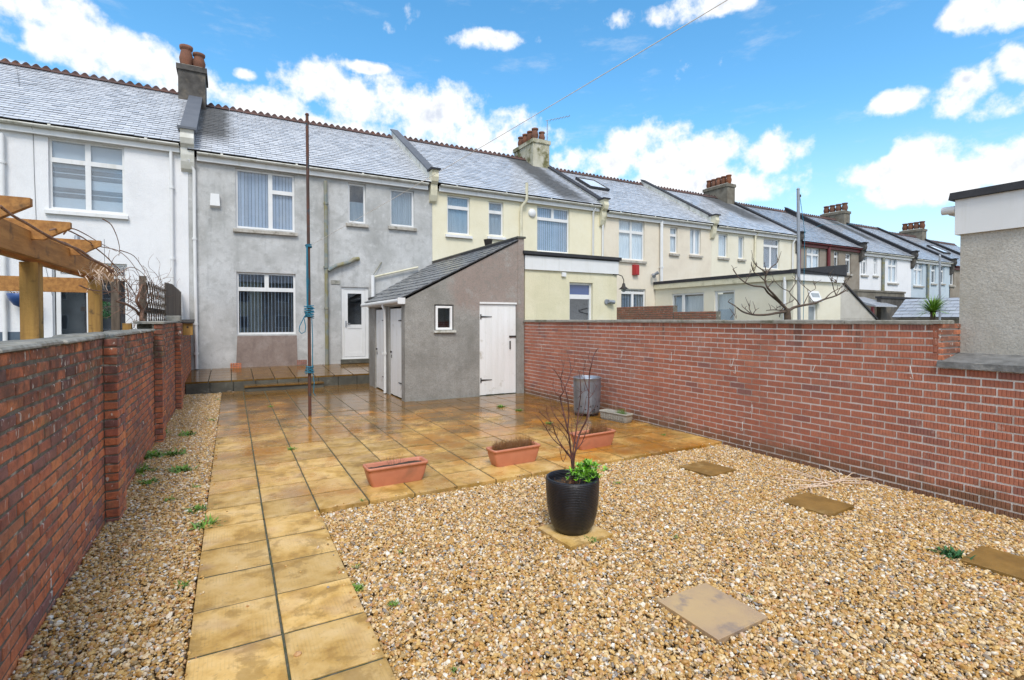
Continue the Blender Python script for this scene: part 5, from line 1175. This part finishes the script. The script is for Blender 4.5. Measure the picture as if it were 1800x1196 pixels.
TL = [([(1384,545),(1375,535),(1362,520),(1349,506),(1345,492),(1348,480)], .045, .02), ([(1382,543),(1368,530),(1350,515),(1342,505),(1325,503),(1310,497),(1297,486),(1290,475)], .04, .012),
 ([(1385,548),(1395,541),(1412,537),(1432,533),(1450,526),(1470,520),(1490,509)], .05, .018), ([(1383,548),(1368,550),(1352,553),(1335,554),(1322,553),(1305,548),(1292,538),(1280,531)], .045, .015),
 ([(1348,480),(1336,472),(1328,466),(1322,456)], .022, .008), ([(1348,480),(1356,470),(1366,462),(1370,452)], .022, .008), ([(1348,482),(1345,470),(1343,462)], .018, .007),
 ([(1345,495),(1335,485),(1325,478),(1320,465)], .02, .007), ([(1349,506),(1356,498),(1362,492)], .02, .008), ([(1297,486),(1292,480),(1288,474)], .012, .006), ([(1310,497),(1315,489),(1318,480)], .014, .006),
 ([(1322,553),(1313,546),(1305,539)], .018, .007), ([(1322,553),(1317,543),(1317,537)], .016, .006), ([(1324,552),(1328,546),(1334,542)], .015, .006),
 ([(1406,538),(1400,528),(1390,518),(1386,512),(1375,507),(1362,495)], .022, .008), ([(1388,513),(1396,502),(1399,494),(1392,486)], .016, .006),
 ([(1412,537),(1420,520),(1425,513),(1434,507),(1429,497)], .016, .006), ([(1425,513),(1415,505),(1406,497)], .013, .006),
 ([(1450,526),(1460,516),(1472,509),(1484,502),(1492,490)], .018, .008), ([(1470,520),(1465,507),(1463,497),(1460,486),(1456,478)], .018, .007), ([(1472,519),(1482,512),(1491,513)], .012, .006), ([(1470,519),(1476,508),(1483,498),(1486,492)], .014, .006),
 ([(1432,533),(1425,525),(1421,519)], .013, .006), ([(1378,540),(1372,548),(1370,558)], .02, .014), ([(1383,546),(1375,546),(1360,545),(1347,546)], .02, .012), ([(1366,541),(1378,536),(1392,530),(1396,526)], .016, .010),
 ([(1284,560),(1290,553),(1294,560)], .01, .006), ([(1460,490),(1470,498),(1468,492)], .012, .02)]
for k, (pts, a, b_) in enumerate(TL):
    g = MB(); sm_ = limb(g, pts, a*.8, b_*.8, 8, .05, 6, k)
    rr = random.Random(k+900)
    for q in range(rr.randrange(1, 4)):
        s0 = sm_[rr.randrange(len(sm_)//2, len(sm_))]; e = s0+Vector((rr.uniform(-.15,.15), rr.uniform(-.15,.15), rr.uniform(.05,.22))); g.tube([s0, s0.lerp(e,.5)+Vector((rr.uniform(-.02,.02),0,.01)), e], [.008,.006,.004], 4)
    g.build('branch', MT['bark'], tr)

def blade(g, base, dirv, L, w_, bend, r, n=4):
    dirv = dirv.normalized(); side = dirv.cross(Vector((0,0,1)));
    if side.length < .05: side = Vector((1,0,0))
    side.normalize(); pts = []
    for k in range(n+1):
        t_ = k/n; p = base+dirv*L*t_+Vector((0,0,-bend*L*t_*t_)); ww = w_*(1-t_)**.6*(.6+.4*math.sin(math.pi*min(1,t_*1.6)))
        pts += [p-side*ww/2, p+side*ww/2]
    g.add(pts, [(2*k, 2*k+1, 2*k+3, 2*k+2) for k in range(n)], 0, r)
c_ = ony(1640, 547, 5.2)
pl = thing('cordyline', (c_.x, c_.y, c_.z-.1), 'spiky yellow-green strap-leaved plant rising behind the right wall', 'plant')
g = MB(); g.tube([(c_.x,c_.y,0),(c_.x,c_.y,c_.z-.02)], .05, 8); g.build('trunk', MT['bark'], pl)
for q in range(2):
    g = MB()
    for k in range(90):
        a = rng.uniform(0, 6.28); e = rng.uniform(.05, 1.45); blade(g, c_+Vector((0,0,-.03)), Vector((math.cos(a)*math.cos(e), math.sin(a)*math.cos(e), math.sin(e))), rng.uniform(.38,.62), .034, .3, rng.random())
    g.build('leaves', MT['palm'], pl)

# ------------------------------------------------------------------ pots and troughs
bp = thing('plant_pot', (PX, PY, -.01), 'big black ribbed glazed pot on a slab in the gravel', 'plant pot')
S = .225
prof = [(.001,0),(.125,0),(.15,.012),(.178,.06),(.2,.14),(.214,.24),(.220,.33),(.222,.40),(.221,.425),(.217,.438),(.205,.442),(.195,.436),(.193,.40),(.19,.34),(.001,.34)]
g = MB(); g.lathe(prof, (PX, PY, -.010), 64); g.build('pot', MT['blackpot'], bp)
g = MB(); g.lathe([(.001,.375),(.10,.38),(.195,.362)], (PX, PY, -.01), 24); g.build('soil', MT['soil'], bp)
shb = thing('shrub', (PX, PY, .37), 'leafless red-stemmed acer-like shrub growing in the big black pot', 'shrub')
SB = [([(1007,815),(1003,790),(1000,765),(993,735),(985,700),(990,690),(1003,655),(1001,632)],.010,.003),([(1008,815),(1012,790),(1020,760),(1032,735),(1035,700),(1036,660),(1040,640),(1045,622),(1052,612)],.010,.003),
 ([(1006,812),(995,795),(985,780),(977,765),(970,745),(960,735),(948,725)],.008,.002),([(1004,808),(992,790),(975,775),(965,762),(953,742),(940,728)],.006,.002),([(1007,800),(1011,770),(1015,740),(1018,715),(1021,690),(1019,660),(1016,650)],.008,.002),
 ([(1000,765),(990,750),(978,735),(970,720),(968,705)],.005,.002),([(1015,745),(1022,735),(1028,715),(1030,700)],.004,.0015),([(998,752),(1000,725),(997,700),(992,680),(984,665),(975,652),(965,643)],.006,.002),
 ([(990,690),(986,668),(990,645),(985,630)],.004,.0015),([(1035,690),(1028,670),(1026,650),(1030,632)],.004,.0015),([(1040,640),(1034,630),(1037,618)],.003,.0015),([(1004,805),(999,790),(990,812),(984,792)],.004,.002),
 ([(1010,800),(1022,780),(1030,760),(1034,745)],.006,.002),([(1005,800),(996,770),(980,752),(962,745)],.005,.0015),([(1036,700),(1044,690),(1050,676)],.003,.0012),([(1017,700),(1024,690),(1036,684)],.003,.0012),([(970,745),(962,728),(960,712)],.003,.0012),([(985,700),(975,688),(972,676)],.003,.0012),([(1003,655),(1009,645),(1010,634)],.003,.0012),
 ([(993,735),(983,722),(975,718)],.003,.0012),([(1032,735),(1041,722),(1048,715)],.003,.0012),([(977,765),(966,757),(955,756)],.003,.0012),([(1012,780),(1004,757),(1006,740)],.004,.0015)]
for k, (pts, a, b_) in enumerate(SB):
    g = MB()
    if pts[0][1] > 799: pts = [(1008+(pts[0][0]-1008)*.6, 850)]+pts
    sm_ = limb(g, pts, a, b_, PY+.0, .012, 6, k+50); rr = random.Random(k)
    for q in range(4):
        s0 = sm_[rr.randrange(len(sm_)//3, len(sm_))]; e = s0+Vector((rr.uniform(-.05,.05), rr.uniform(-.05,.05), rr.uniform(.01,.09))); g.tube([s0, e], [.0018,.0009], 3, cap=False)
    g.build('branch', MT['twig_red'], shb)
lf = thing('leafy_plant', (PX+.1, PY-.03, .40), 'bright green leafy plant spilling over the right rim of the black pot', 'plant')
for q in range(3):
    g = MB()
    for k in range(52):
        a = rng.uniform(0, 6.28); rr = abs(rng.gauss(0, .075)); hh = rng.uniform(.05, .18)*(1-rr*2.2 if rr < .3 else .3)
        c_ = Vector((PX+.10+rr*math.cos(a)*1.2, PY-.05+rr*math.sin(a)*.8, .375+max(.005, hh)))
        for m_ in range(6):
            b2 = rng.uniform(0, 6.28); e = rng.uniform(.35, 1.35); blade(g, c_, Vector((math.cos(b2)*math.cos(e), math.sin(b2)*math.cos(e), math.sin(e))), rng.uniform(.04,.07), .018, .35, rng.random(), 3)
    g.build('foliage', MT['leaf'], lf)
g = MB()
for k in range(40):
    a = rng.uniform(0, 6.28); r = rng.uniform(0, .15); b_ = Vector((PX-.05+r*math.cos(a), PY+r*math.sin(a), .37)); g.tube([b_, b_+Vector((rng.uniform(-.05,.05), rng.uniform(-.05,.05), rng.uniform(.01,.08)))], .0015, 3, cap=False)
g.build('dead_stalks', MT['dry'], bp)

def trough(c, L, D, Hh, rz, mat, label, group, lipw=.014, z=0., name='planter_trough', taper=.82, ribs=False):
    o = thing(name, (c[0], c[1], z), label, 'planter', group); o.rotation_euler.z = rz
    g = MB(); N_ = 6
    def ringp(l, d, zz, rc=.035):
        pts = []
        for (sx_, sy_, a0) in ((1,1,0),(-1,1,90),(-1,-1,180),(1,-1,270)):
            for k in range(4):
                a = R_(a0+30*k); pts.append((sx_*(l/2-rc)+rc*math.cos(a), sy_*(d/2-rc)+rc*math.sin(a), zz))
        return pts
    lv = [(L*taper, D*taper*.92, 0), (L*(taper+.02), D*(taper*.94), .012), (L*(taper+.08), D*.86, Hh*.35), (L*.955, D*.93, Hh*.7), (L*.965, D*.94, Hh-.03), (L, D, Hh-.028), (L+.004, D+.004, Hh-.014), (L, D, Hh), (L-.03, D-.03, Hh), (L-.045, D-.045, Hh-.01), (L-.07, D-.06, Hh*.5)]
    V = []; 
    for l, d, zz in lv: V += ringp(l, d, zz)
    n_ = 16; F = [(j*n_+k, j*n_+(k+1)%n_, (j+1)*n_+(k+1)%n_, (j+1)*n_+k) for j in range(len(lv)-1) for k in range(n_)]
    g.add(V, F, 0, 0, True); g.add(V[:n_], [tuple(range(n_-1,-1,-1))])
    if mat == 'grey_trough':
        for j in range(14): x = -L*.40+j*L*.8/13; g.box(x-.006, x+.006, -D/2-.001, -D/2+.02, .03, Hh-.035)
    me = g.mesh('trough', MT[mat]); b_ = bpy.data.objects.new('trough', me); col.objects.link(b_); b_.parent = o
    g = MB(); nx, ny = 18, 6; V = []
    for i in range(nx+1):
        for j in range(ny+1):
            x = (i/nx-.5)*(L-.036); y = (j/ny-.5)*(D-.034); V.append((x, y, Hh-.038+.012*mnoise.noise(Vector((x*14+c[0]*9, y*14, 0)))))
    g.add(V, [(i*(ny+1)+j, (i+1)*(ny+1)+j, (i+1)*(ny+1)+j+1, i*(ny+1)+j+1) for i in range(nx) for j in range(ny)], 0, 0, True)
    me = g.mesh('soil', MT['soil']); s_ = bpy.data.objects.new('soil', me); col.objects.link(s_); s_.parent = o
    return o
def dead_tuft(parent, L, D, Hh, n_, hmax, mat='dry', x0=-.4, x1=.4):
    g = MB()
    for k in range(n_):
        x = rng.uniform(x0, x1)*L; y = rng.uniform(-.36,.36)*D; b_ = Vector((x, y, Hh-.04)); e = b_+Vector((rng.uniform(-.03,.03), rng.uniform(-.03,.03), rng.uniform(.3,1)*hmax))
        m_ = b_.lerp(e, .5)+Vector((rng.uniform(-.01,.01), rng.uniform(-.01,.01), 0)); g.tube([b_, m_, e], [.0016,.0013,.0008], 3, r=rng.random(), cap=False)
    me = g.mesh('dead_plants', MT[mat]); o = bpy.data.objects.new('dead_plants', me); col.objects.link(o); o.parent = parent
GT = 'terracotta troughs on the patio edge'
t1 = trough((1.53, 5.385), .66, .235, .205, .03, 'terracotta', 'terracotta trough of bare dark soil, nearest the slab path', GT, z=.001)
dead_tuft(t1, .66, .235, .205, 14, .14, 'old_wood', -.12, .12)
t2 = trough((2.99, 5.42), .66, .235, .205, .05, 'terracotta', 'middle terracotta trough filled with low dead brown heather', GT, z=.001)
dead_tuft(t2, .66, .235, .205, 1100, .13)
t3 = trough((4.33, 5.60), .66, .235, .205, .06, 'terracotta', 'terracotta trough behind the black pot, with one dry tuft and a bare twig', GT, z=.001)
dead_tuft(t3, .66, .235, .205, 480, .13, 'dry', .0, .38); dead_tuft(t3, .66, .235, .205, 200, .04, 'dry', -.4, .0); dead_tuft(t3, .66, .235, .205, 3, .28, 'twig_red', -.05, .0)
t4 = trough((5.80, 6.86), .62, .21, .15, -1.40, 'grey_trough', 'small grey ribbed trough standing at the foot of the right wall', None, z=.001, taper=.88)
dead_tuft(t4, .62, .21, .15, 140, .12, 'weed', .10, .28); dead_tuft(t4, .62, .21, .15, 3, .36, 'straw', -.05, .05)

# galvanised bin
bn_ = thing('galvanised_bin', (5.70, 7.55, 0), 'dented galvanised steel incinerator bin standing against the right wall', 'bin')
g = MB(); R0 = .25
def dent(a, z): return 1+.012*math.sin(3*a+z*7)+.02*mnoise.noise(Vector((math.cos(a)*2, math.sin(a)*2, z*3)))-.05*math.exp(-((a-3.9)**2/.15+(z-.5)**2/.02))
g.lathe([(.001,.05),(R0*.93,.05),(R0*.95,.055),(R0*.96,.10),(R0*.955,.11),(R0*.975,.2),(R0*.985,.4),(R0,.60),(R0,.66),(R0*1.03,.67),(R0*1.03,.69),(R0*1.0,.695),(R0*.97,.68),(R0*.93,.2),(.001,.12)], (5.70,7.55,.0), 40, fn=dent); b0 = g.build('barrel', MT['galv'], bn_)
for k in range(3):
    a = 2.1*k+4.2; p = Vector((5.70+R0*.9*math.cos(a), 7.55+R0*.9*math.sin(a), 0)); g = MB(); g.tube([p+Vector((0,0,.002)), p+Vector((0,0,.07))], .018, 8); g.build('foot', MT['galv'], bn_)
for k in range(9):
    a = 3.3+k*.33; p = Vector((5.70+R0*.975*math.cos(a), 7.55+R0*.975*math.sin(a), .13+(k%2)*.05)); q = Vector((math.cos(a), math.sin(a), 0)); g = MB(); g.tube([p, p+q*.004], .014, 8); g.build('vent_hole', MT['iron'], b0)
for s_ in (2.6, 5.75):
    p = Vector((5.70+R0*1.0*math.cos(s_), 7.55+R0*math.sin(s_), .52)); q = Vector((math.cos(s_), math.sin(s_), 0)); t2_ = Vector((-q.y, q.x, 0)); g = MB(); g.tube([p-t2_*.05, p-t2_*.05+q*.03, p+t2_*.05+q*.03, p+t2_*.05], .006, 6); g.build('handle', MT['galv'], b0)

# ------------------------------------------------------------------ weeds, canes and rubbish
WG = 'weeds in gravel and paving joints'
def weed(x, y, z, size, n_, label, mat='weed', flat=.5, group=WG, name='weed', cat='weed'):
    g = MB(); c_ = Vector((x, y, z))
    for k in range(n_):
        a = rng.uniform(0, 6.28); e = rng.uniform(.1, 1.3)*(1-flat*.5); o_ = Vector((rng.gauss(0,.3), rng.gauss(0,.3), 0))*size
        blade(g, c_+o_, Vector((math.cos(a)*math.cos(e), math.sin(a)*math.cos(e), math.sin(e)+.15)), size*rng.uniform(.5,1.15), size*.14, .4, rng.random(), 3)
    o = g.build(name, MT[mat], None, c_); tag(o, label, cat, group); return o
for (u, v, z, s_, n_, lb) in [(365,925,-.02,.10,60,'leafy weed tuft at the left edge of the slab path, beside the fourth slab'),(345,898,-.02,.09,45,'ragged weed tuft in the left gravel just beyond the one touching the path'),
   (512,790,.0,.07,30,'grassy weed growing in a patio joint left of the troughs'),(475,715,.0,.06,22,'small weed in a patio joint beside the washing line pole'),(384,703,-.02,.06,25,'weed at the far left corner of the patio'),
   (372,740,-.02,.08,40,'green weed patch on the far left patio edge'),(318,828,-.02,.12,60,'clump of weeds in the middle of the left gravel strip'),(305,800,-.02,.13,60,'blue-flowered weed clump in the left gravel strip'),
   (255,805,-.02,.16,80,'tall grass clump at the foot of the left wall by the pier'),(278,765,-.02,.14,60,'weed clump at the foot of the second pier of the left wall'),(352,690,-.02,.08,25,'weed beside the dry canes under the terrace'),
   (322,1030,-.02,.05,20,'tiny grass sprig left of the path in the near gravel'),(626,1035,-.02,.06,40,'low green weed at the right edge of the path'),(692,1062,-.02,.045,22,'yellowish weed in gravel right of the path'),
   (627,996,-.02,.035,14,'single dark sprout in gravel near the path'),(702,970,-.02,.035,12,'single sprout in gravel behind the dark one'),(638,880,-.0,.04,12,'sprout at the front corner of the patio'),
   (880,716,.0,.10,60,'flat weed patch on wet slabs in front of the outhouse door'),(912,722,.0,.08,40,'weed patch right of the one before the outhouse door'),(965,745,.0,.08,30,'weeds in patio joints between door and troughs'),
   (1168,742,.0,.07,30,'weed at the foot of the right wall beyond the grey trough'),(1167,765,.0,.05,18,'small weed on the patio corner near the right wall'),(934,690,.0,.08,25,'weed in the corner of outhouse and right wall'),
   (1085,850,-.02,.05,18,'pale weed in gravel right of the black pot'),(1040,950,-.02,.06,26,'weed in the gravel before the black pot slab'),(327,660,.28,.10,40,'ivy-like weed at the left end of the terrace'),
   (800,1178,-.02,.03,10,'tiny sprout in the near gravel left of centre'),(1190,945,-.02,.035,12,'tiny sprout in gravel left of the open slab'),(310,680,.1,.16,60,'leafy weed hanging from the left wall at the terrace corner'),(1320,1050,-.02,.03,8,'tiny sprout beside the large open slab'),
   (330,765,-.02,.12,50,'sparse weeds in the left gravel below the second pier'),(262,850,-.02,.10,45,'small weeds in the left gravel just past the first pier'),(300,880,-.02,.07,30,'thin yellowish sprigs in the middle of the near left gravel'),
   (240,830,-.02,.15,60,'grass tuft against the left wall just beyond the first pier'),(345,858,-.02,.06,24,'sprigs in left gravel touching the path edge')]:
    p = onz(u, v, z); weed(p.x, p.y, z, s_*(1.35 if u < 370 else 1.15), int(n_*1.6), lb)
p = onz(1672, 975, -.02); weed(p.x, p.y, -.025, .115, 110, 'dark green rosette plant in gravel beside the right-hand mossy slab', 'darkleaf', .3, None, 'rosette_plant', 'plant')
def canes(u, v, n_, sp_, L, label, z=-.02, flat=True, seed=1):
    c_ = onz(u, v, z); rr = random.Random(seed); g = MB()
    for k in range(n_):
        a = rr.uniform(0, 6.28); s0 = c_+Vector((rr.uniform(-sp_,sp_), rr.uniform(-sp_,sp_)*.5, .01)); pts = [s0]; d = Vector((math.cos(a), math.sin(a)*.6, 0))
        for q in range(6): d = (d+Vector((rr.uniform(-.5,.5), rr.uniform(-.5,.5), 0))).normalized(); pts.append(pts[-1]+d*L/6+Vector((0,0,rr.uniform(-.004,.012))))
        g.tube(pts, [.006,.006,.0055,.005,.0045,.004,.003], 5)
    tag(g.build('dry_canes', MT['straw'], None, c_), label, 'dry canes', 'dead canes lying in the gravel')
canes(1460, 850, 13, .14, .55, 'tangled heap of pale dry canes beside the mossy slab near the right wall', seed=3)
canes(1445, 812, 4, .12, .45, 'few pale canes lying along the foot of the right wall', seed=8)
canes(395, 688, 12, .22, .5, 'dry canes heaped on gravel against the terrace edge', seed=5)
canes(335, 680, 7, .12, .35, 'dry twigs in the corner of left wall and terrace', seed=9, z=.05)
p = onz(1319, 782, -.02); g = MB(); g.bev(p.x-.09, p.x+.16, p.y-.07, p.y+.09, -.03, .02, .01); tag(g.build('drain_cover', MT['kerb_dark'], None), 'small dark drain cover at the foot of the right wall', 'drain cover')

# ------------------------------------------------------------------ neighbour's pergola on the left
XP = -1.42
pg = thing('pergola', (XP-.4, 6, 0), 'orange-brown timber pergola standing behind the left wall', 'pergola')
for (u0, u1) in ((40, 73), (158, 178)):
    um = (u0+u1)/2; c_ = onx(um, 540, XP); g = MB(); g.box(XP-.06, XP+.055, c_.y-.06, c_.y+.06, -.1, onx(0, 441, XP+.06).z+(.0 if um < 100 else .01)); g.build('post', MT['timber_v'], pg)
zbm = onx(0, 441, XP+.06).z; ye_ = onx(192, 500, XP+.06).y; hb = onx(60,428,XP+.06).z-onx(60,459,XP+.06).z
for xo in (0, -.13):
    g = MB(); x = XP+.065+xo-(.0 if xo == 0 else 0)
    g.hexa([(x,1.5,zbm),(x+.045,1.5,zbm),(x+.045,ye_-.02,zbm+.02),(x,ye_-.02,zbm+.02),(x,1.5,zbm+.2),(x+.045,1.5,zbm+.2),(x+.045,ye_,zbm+.2),(x,ye_,zbm+.2)]); g.build('beam', MT['timber'], pg)
for (u, v) in ((38, 388), (112, 432), (168, 458)):
    c_ = onx(u, v, XP+.30); x1 = XP+.34; zr_ = zbm+.14
    g = MB(); y = c_.y
    pr_ = [(x1, zr_+.145), (x1, zr_+.10), (x1-.16, zr_), (-5, zr_), (-5, zr_+.145)]
    v_ = [(a, y, b_) for a, b_ in pr_]+[(a, y+.05, b_) for a, b_ in pr_]
    g.add(v_, [(4,3,2,1,0), (5,6,7,8,9)]+[(i, (i+1)%5, 5+(i+1)%5, 5+i) for i in range(5)]); g.build('rafter', MT['timber'], pg)
g = MB(); g.box(-5, XP-.1, 8.2, 8.26, zbm-.12, zbm+.06); g.build('back_rail', MT['timber'], pg)
# garden clutter behind the wall
def post(u, v0, Xp, r, mat, name, label, cat='post'):
    c_ = onx(u, v0, Xp); g = MB(); g.box(Xp-r, Xp+r, c_.y-r, c_.y+r, -.1, c_.z); g.box(Xp-r*1.05, Xp+r*1.05, c_.y-r*1.05, c_.y+r*1.05, c_.z+.001, c_.z+.012)
    o = g.build(name, MT[mat], None); tag(o, label, cat, 'posts behind the left wall')
post(203, 492, -1.5, .05, 'old_wood', 'garden_post', 'dark weathered square post just right of the pergola')
post(251, 487, -1.25, .045, 'old_wood', 'garden_post', 'greenish round-topped post in the middle of the vine tangle')
post(224, 570, -1.3, .05, 'timber_v', 'garden_post', 'short cut yellow timber post stub above the left wall')
fn = thing('fence_panel', (-1.15, 13, 0), 'dark weathered wooden fence panel at the house end of the left wall', 'fence')
tops = [onx(u, v, -1.19) for u, v in ((256,508),(270,500),(290,497),(302,500),(318,514))]
y = tops[2].y; ya = tops[0].y
while y < tops[-1].y:
    k = max(i for i in range(4) if tops[i].y <= y+1e-6); t_ = (y-tops[k].y)/(tops[k+1].y-tops[k].y); zt = tops[k].z+(tops[k+1].z-tops[k].z)*t_
    g = MB(); g.box(-1.20, -1.18, y, y+.135, 0, zt+rng.uniform(-.01,.01)); g.build('fence_board', MT['old_wood'], fn); y += .15
for dgn in (0, 1):      # trellis lattice next to the solid boards
    zt0_, zt1_ = 1.72, tops[1].z; n_ = 9
    for q in range(-4, n_):
        a = Vector((-1.19+.012*dgn, ya+q*(tops[2].y-ya)/n_, zt0_)); hgt = zt1_-zt0_; b_ = a+Vector((0, hgt, hgt))
        t0 = max(0, (ya-a.y)/hgt); t1 = min(1, (tops[2].y-a.y)/hgt)
        if t1 <= t0: continue
        p, r_ = a.lerp(b_, t0), a.lerp(b_, t1)
        if dgn: p.y = ya+tops[2].y-p.y; r_.y = ya+tops[2].y-r_.y
        g = MB(); g.tube([p, r_], .011, 4, smooth=False); g.build('lattice_strip', MT['old_wood'], fn)
yz = y; g = MB(); g.box(-1.24, -1.202, ya, yz, 1.0, 1.09); g.box(-1.24, -1.202, ya, yz, 1.85, 1.94); g.build('fence_rail', MT['old_wood'], fn)
bb = thing('bird_box', (-.93, 12.7, 1.3), 'small green bird box with dark roof at the far end of the left wall', 'bird box')
c_ = ony(330, 577, 12.9); g = MB(); g.box(c_.x-.09, c_.x+.09, 12.85, 13.02, c_.z-.15, c_.z+.12); b0 = g.build('box', MT['timber_v'], bb)
g = MB(); g.hexa([(c_.x-.12,12.80,c_.z+.10),(c_.x+.12,12.80,c_.z+.10),(c_.x+.12,13.05,c_.z+.16),(c_.x-.12,13.05,c_.z+.16),(c_.x-.12,12.80,c_.z+.125),(c_.x+.12,12.80,c_.z+.125),(c_.x+.12,13.05,c_.z+.185),(c_.x-.12,13.05,c_.z+.185)]); g.build('lid', MT['iron'], bb)
g = MB(); g.tube([(c_.x,12.852,c_.z+.02),(c_.x,12.845,c_.z+.02)],.02,10); g.build('entrance_hole', MT['iron'], b0)
c_ = ony(35, 520, 16.1)
hb_ = thing('hanging_basket', (c_.x, 16.1, c_.z), 'blue and brown half-round planter hung on the white house wall', 'planter')
g = MB(); g.lathe([(.001,-.28),(.12,-.22),(.2,-.1),(.24,.04),(.22,.05),(.001,.04)], (c_.x, 16.12, c_.z), 14); g.build('bowl', MT['blue_plastic'], hb_)
g = MB()
for k in range(40): a = rng.uniform(0,6.28); blade(g, Vector((c_.x+rng.uniform(-.15,.15),16.1,c_.z+.04)), Vector((math.cos(a),math.sin(a)*.4,rng.uniform(.2,1))), .2, .02, .5, rng.random())
g.build('dry_leaves', MT['dry'], hb_)
c_ = onx(185, 545, -2.2); tb = thing('topiary_ball', tuple(c_), 'round dark green topiary ball hanging beside the patio door', 'plant')
g = MB()
for k in range(700):
    d = Vector((rng.gauss(0,1), rng.gauss(0,1), rng.gauss(0,1))).normalized(); blade(g, c_+d*rng.uniform(.10,.16), d+Vector((rng.uniform(-.6,.6), rng.uniform(-.6,.6), rng.uniform(-.6,.6))), .05, .02, .3, rng.random(), 2)
g.build('foliage', MT['darkleaf'], tb)
g = MB(); g.tube([c_+Vector((0,0,.14)), Vector((c_.x, c_.y, c_.z+1.4))], .004, 4); g.build('chain', MT['iron'], tb)
# climbing vine
vn = thing('climbing_vine', (-1.25, 9.5, 0), 'tangled leafless climbing vine sprawling over the pergola end and left wall', 'vine')
XV = -1.25
def vlimb(pts, r0, r1, xx=XV, jit=.05, seed=0, mat='vine', name='stem', parent=vn):
    rr = random.Random(seed); out = [onx(u, v, xx+rr.uniform(-jit, jit)) for u, v in pts]; sm_ = []
    for i in range(len(out)-1):
        for q in range(4):
            t_ = q/4; a = out[max(i-1,0)]; b_ = out[i]; c2 = out[i+1]; d = out[min(i+2,len(out)-1)]
            sm_.append(.5*((2*b_)+(c2-a)*t_+(2*a-5*b_+4*c2-d)*t_*t_+(3*b_-a-3*c2+d)*t_**3))
    sm_.append(out[-1]); m_ = len(sm_)-1; g = MB(); g.tube(sm_, [r0+(r1-r0)*k/m_ for k in range(m_+1)], 5); g.build(name, MT[mat], parent); return sm_
vlimb([(252,590),(248,565),(250,545),(240,530),(245,515),(250,500)], .032, .014, seed=1); vlimb([(258,590),(256,570),(246,555),(238,545),(222,535),(205,530)], .03, .012, seed=2)
vlimb([(0,362),(20,378),(45,392),(75,410),(110,428),(140,440),(165,458),(190,472),(200,478)], .007, .012, XP+.37, .004, 3); vlimb([(2,366),(30,385),(60,400),(90,420),(120,430),(150,452),(180,465),(196,480)], .005, .009, XP+.37, .006, 4)
rr = random.Random(77)
for k, pts in enumerate([[(88,405),(110,402),(140,415),(170,432),(205,440),(225,455),(240,475),(250,495)],[(180,385),(195,395),(205,415),(210,435),(209,450)],[(210,440),(235,450),(250,470),(262,490),(268,505)],[(160,430),(185,450),(200,465),(215,480),(225,500),(240,520)],
    [(205,485),(230,470),(250,480),(260,495),(268,512),(255,530)],[(112,412),(125,402),(150,412),(180,430),(205,442)],[(215,490),(230,505),(240,525),(250,545)],[(200,505),(215,520),(235,530),(255,540),(275,530)],[(265,510),(280,505),(298,495),(300,490)],[(255,540),(270,520),(285,510),(290,500)],
    [(250,540),(265,550),(280,545),(288,530),(280,520)],[(222,500),(226,520),(224,545)],[(205,530),(225,520),(250,525),(270,520),(285,522)],[(140,502),(160,510),(185,512),(215,515),(240,520)]]):
    vlimb(pts, .007, .003, XV+rr.uniform(-.15,.1), .06, k+20)
for k in range(75):
    u, v = rr.uniform(205, 292), rr.uniform(485, 562); pts = [(u, v)]
    a = rr.uniform(0, 6.28)
    for q in range(4): a += rr.uniform(-.9, .9); pts.append((pts[-1][0]+13*math.cos(a), pts[-1][1]+13*math.sin(a)))
    vlimb(pts, .0045, .002, XV+rr.uniform(-.2,.12), .05, k+100)
g = MB()
for k in range(150):      # dead leaves and shreds caught on the beam end
    u, v = rr.gauss(185, 20), rr.gauss(480, 9); p = onx(u, v, XP+.18+rr.uniform(-.05,.1)); a = rr.uniform(0, 6.28); blade(g, p, Vector((rr.uniform(-1,1), math.cos(a), math.sin(a)*.7)), rr.uniform(.06,.16), .012, .2, rr.random(), 3)
g.build('dead_leaves', MT['straw'], vn)
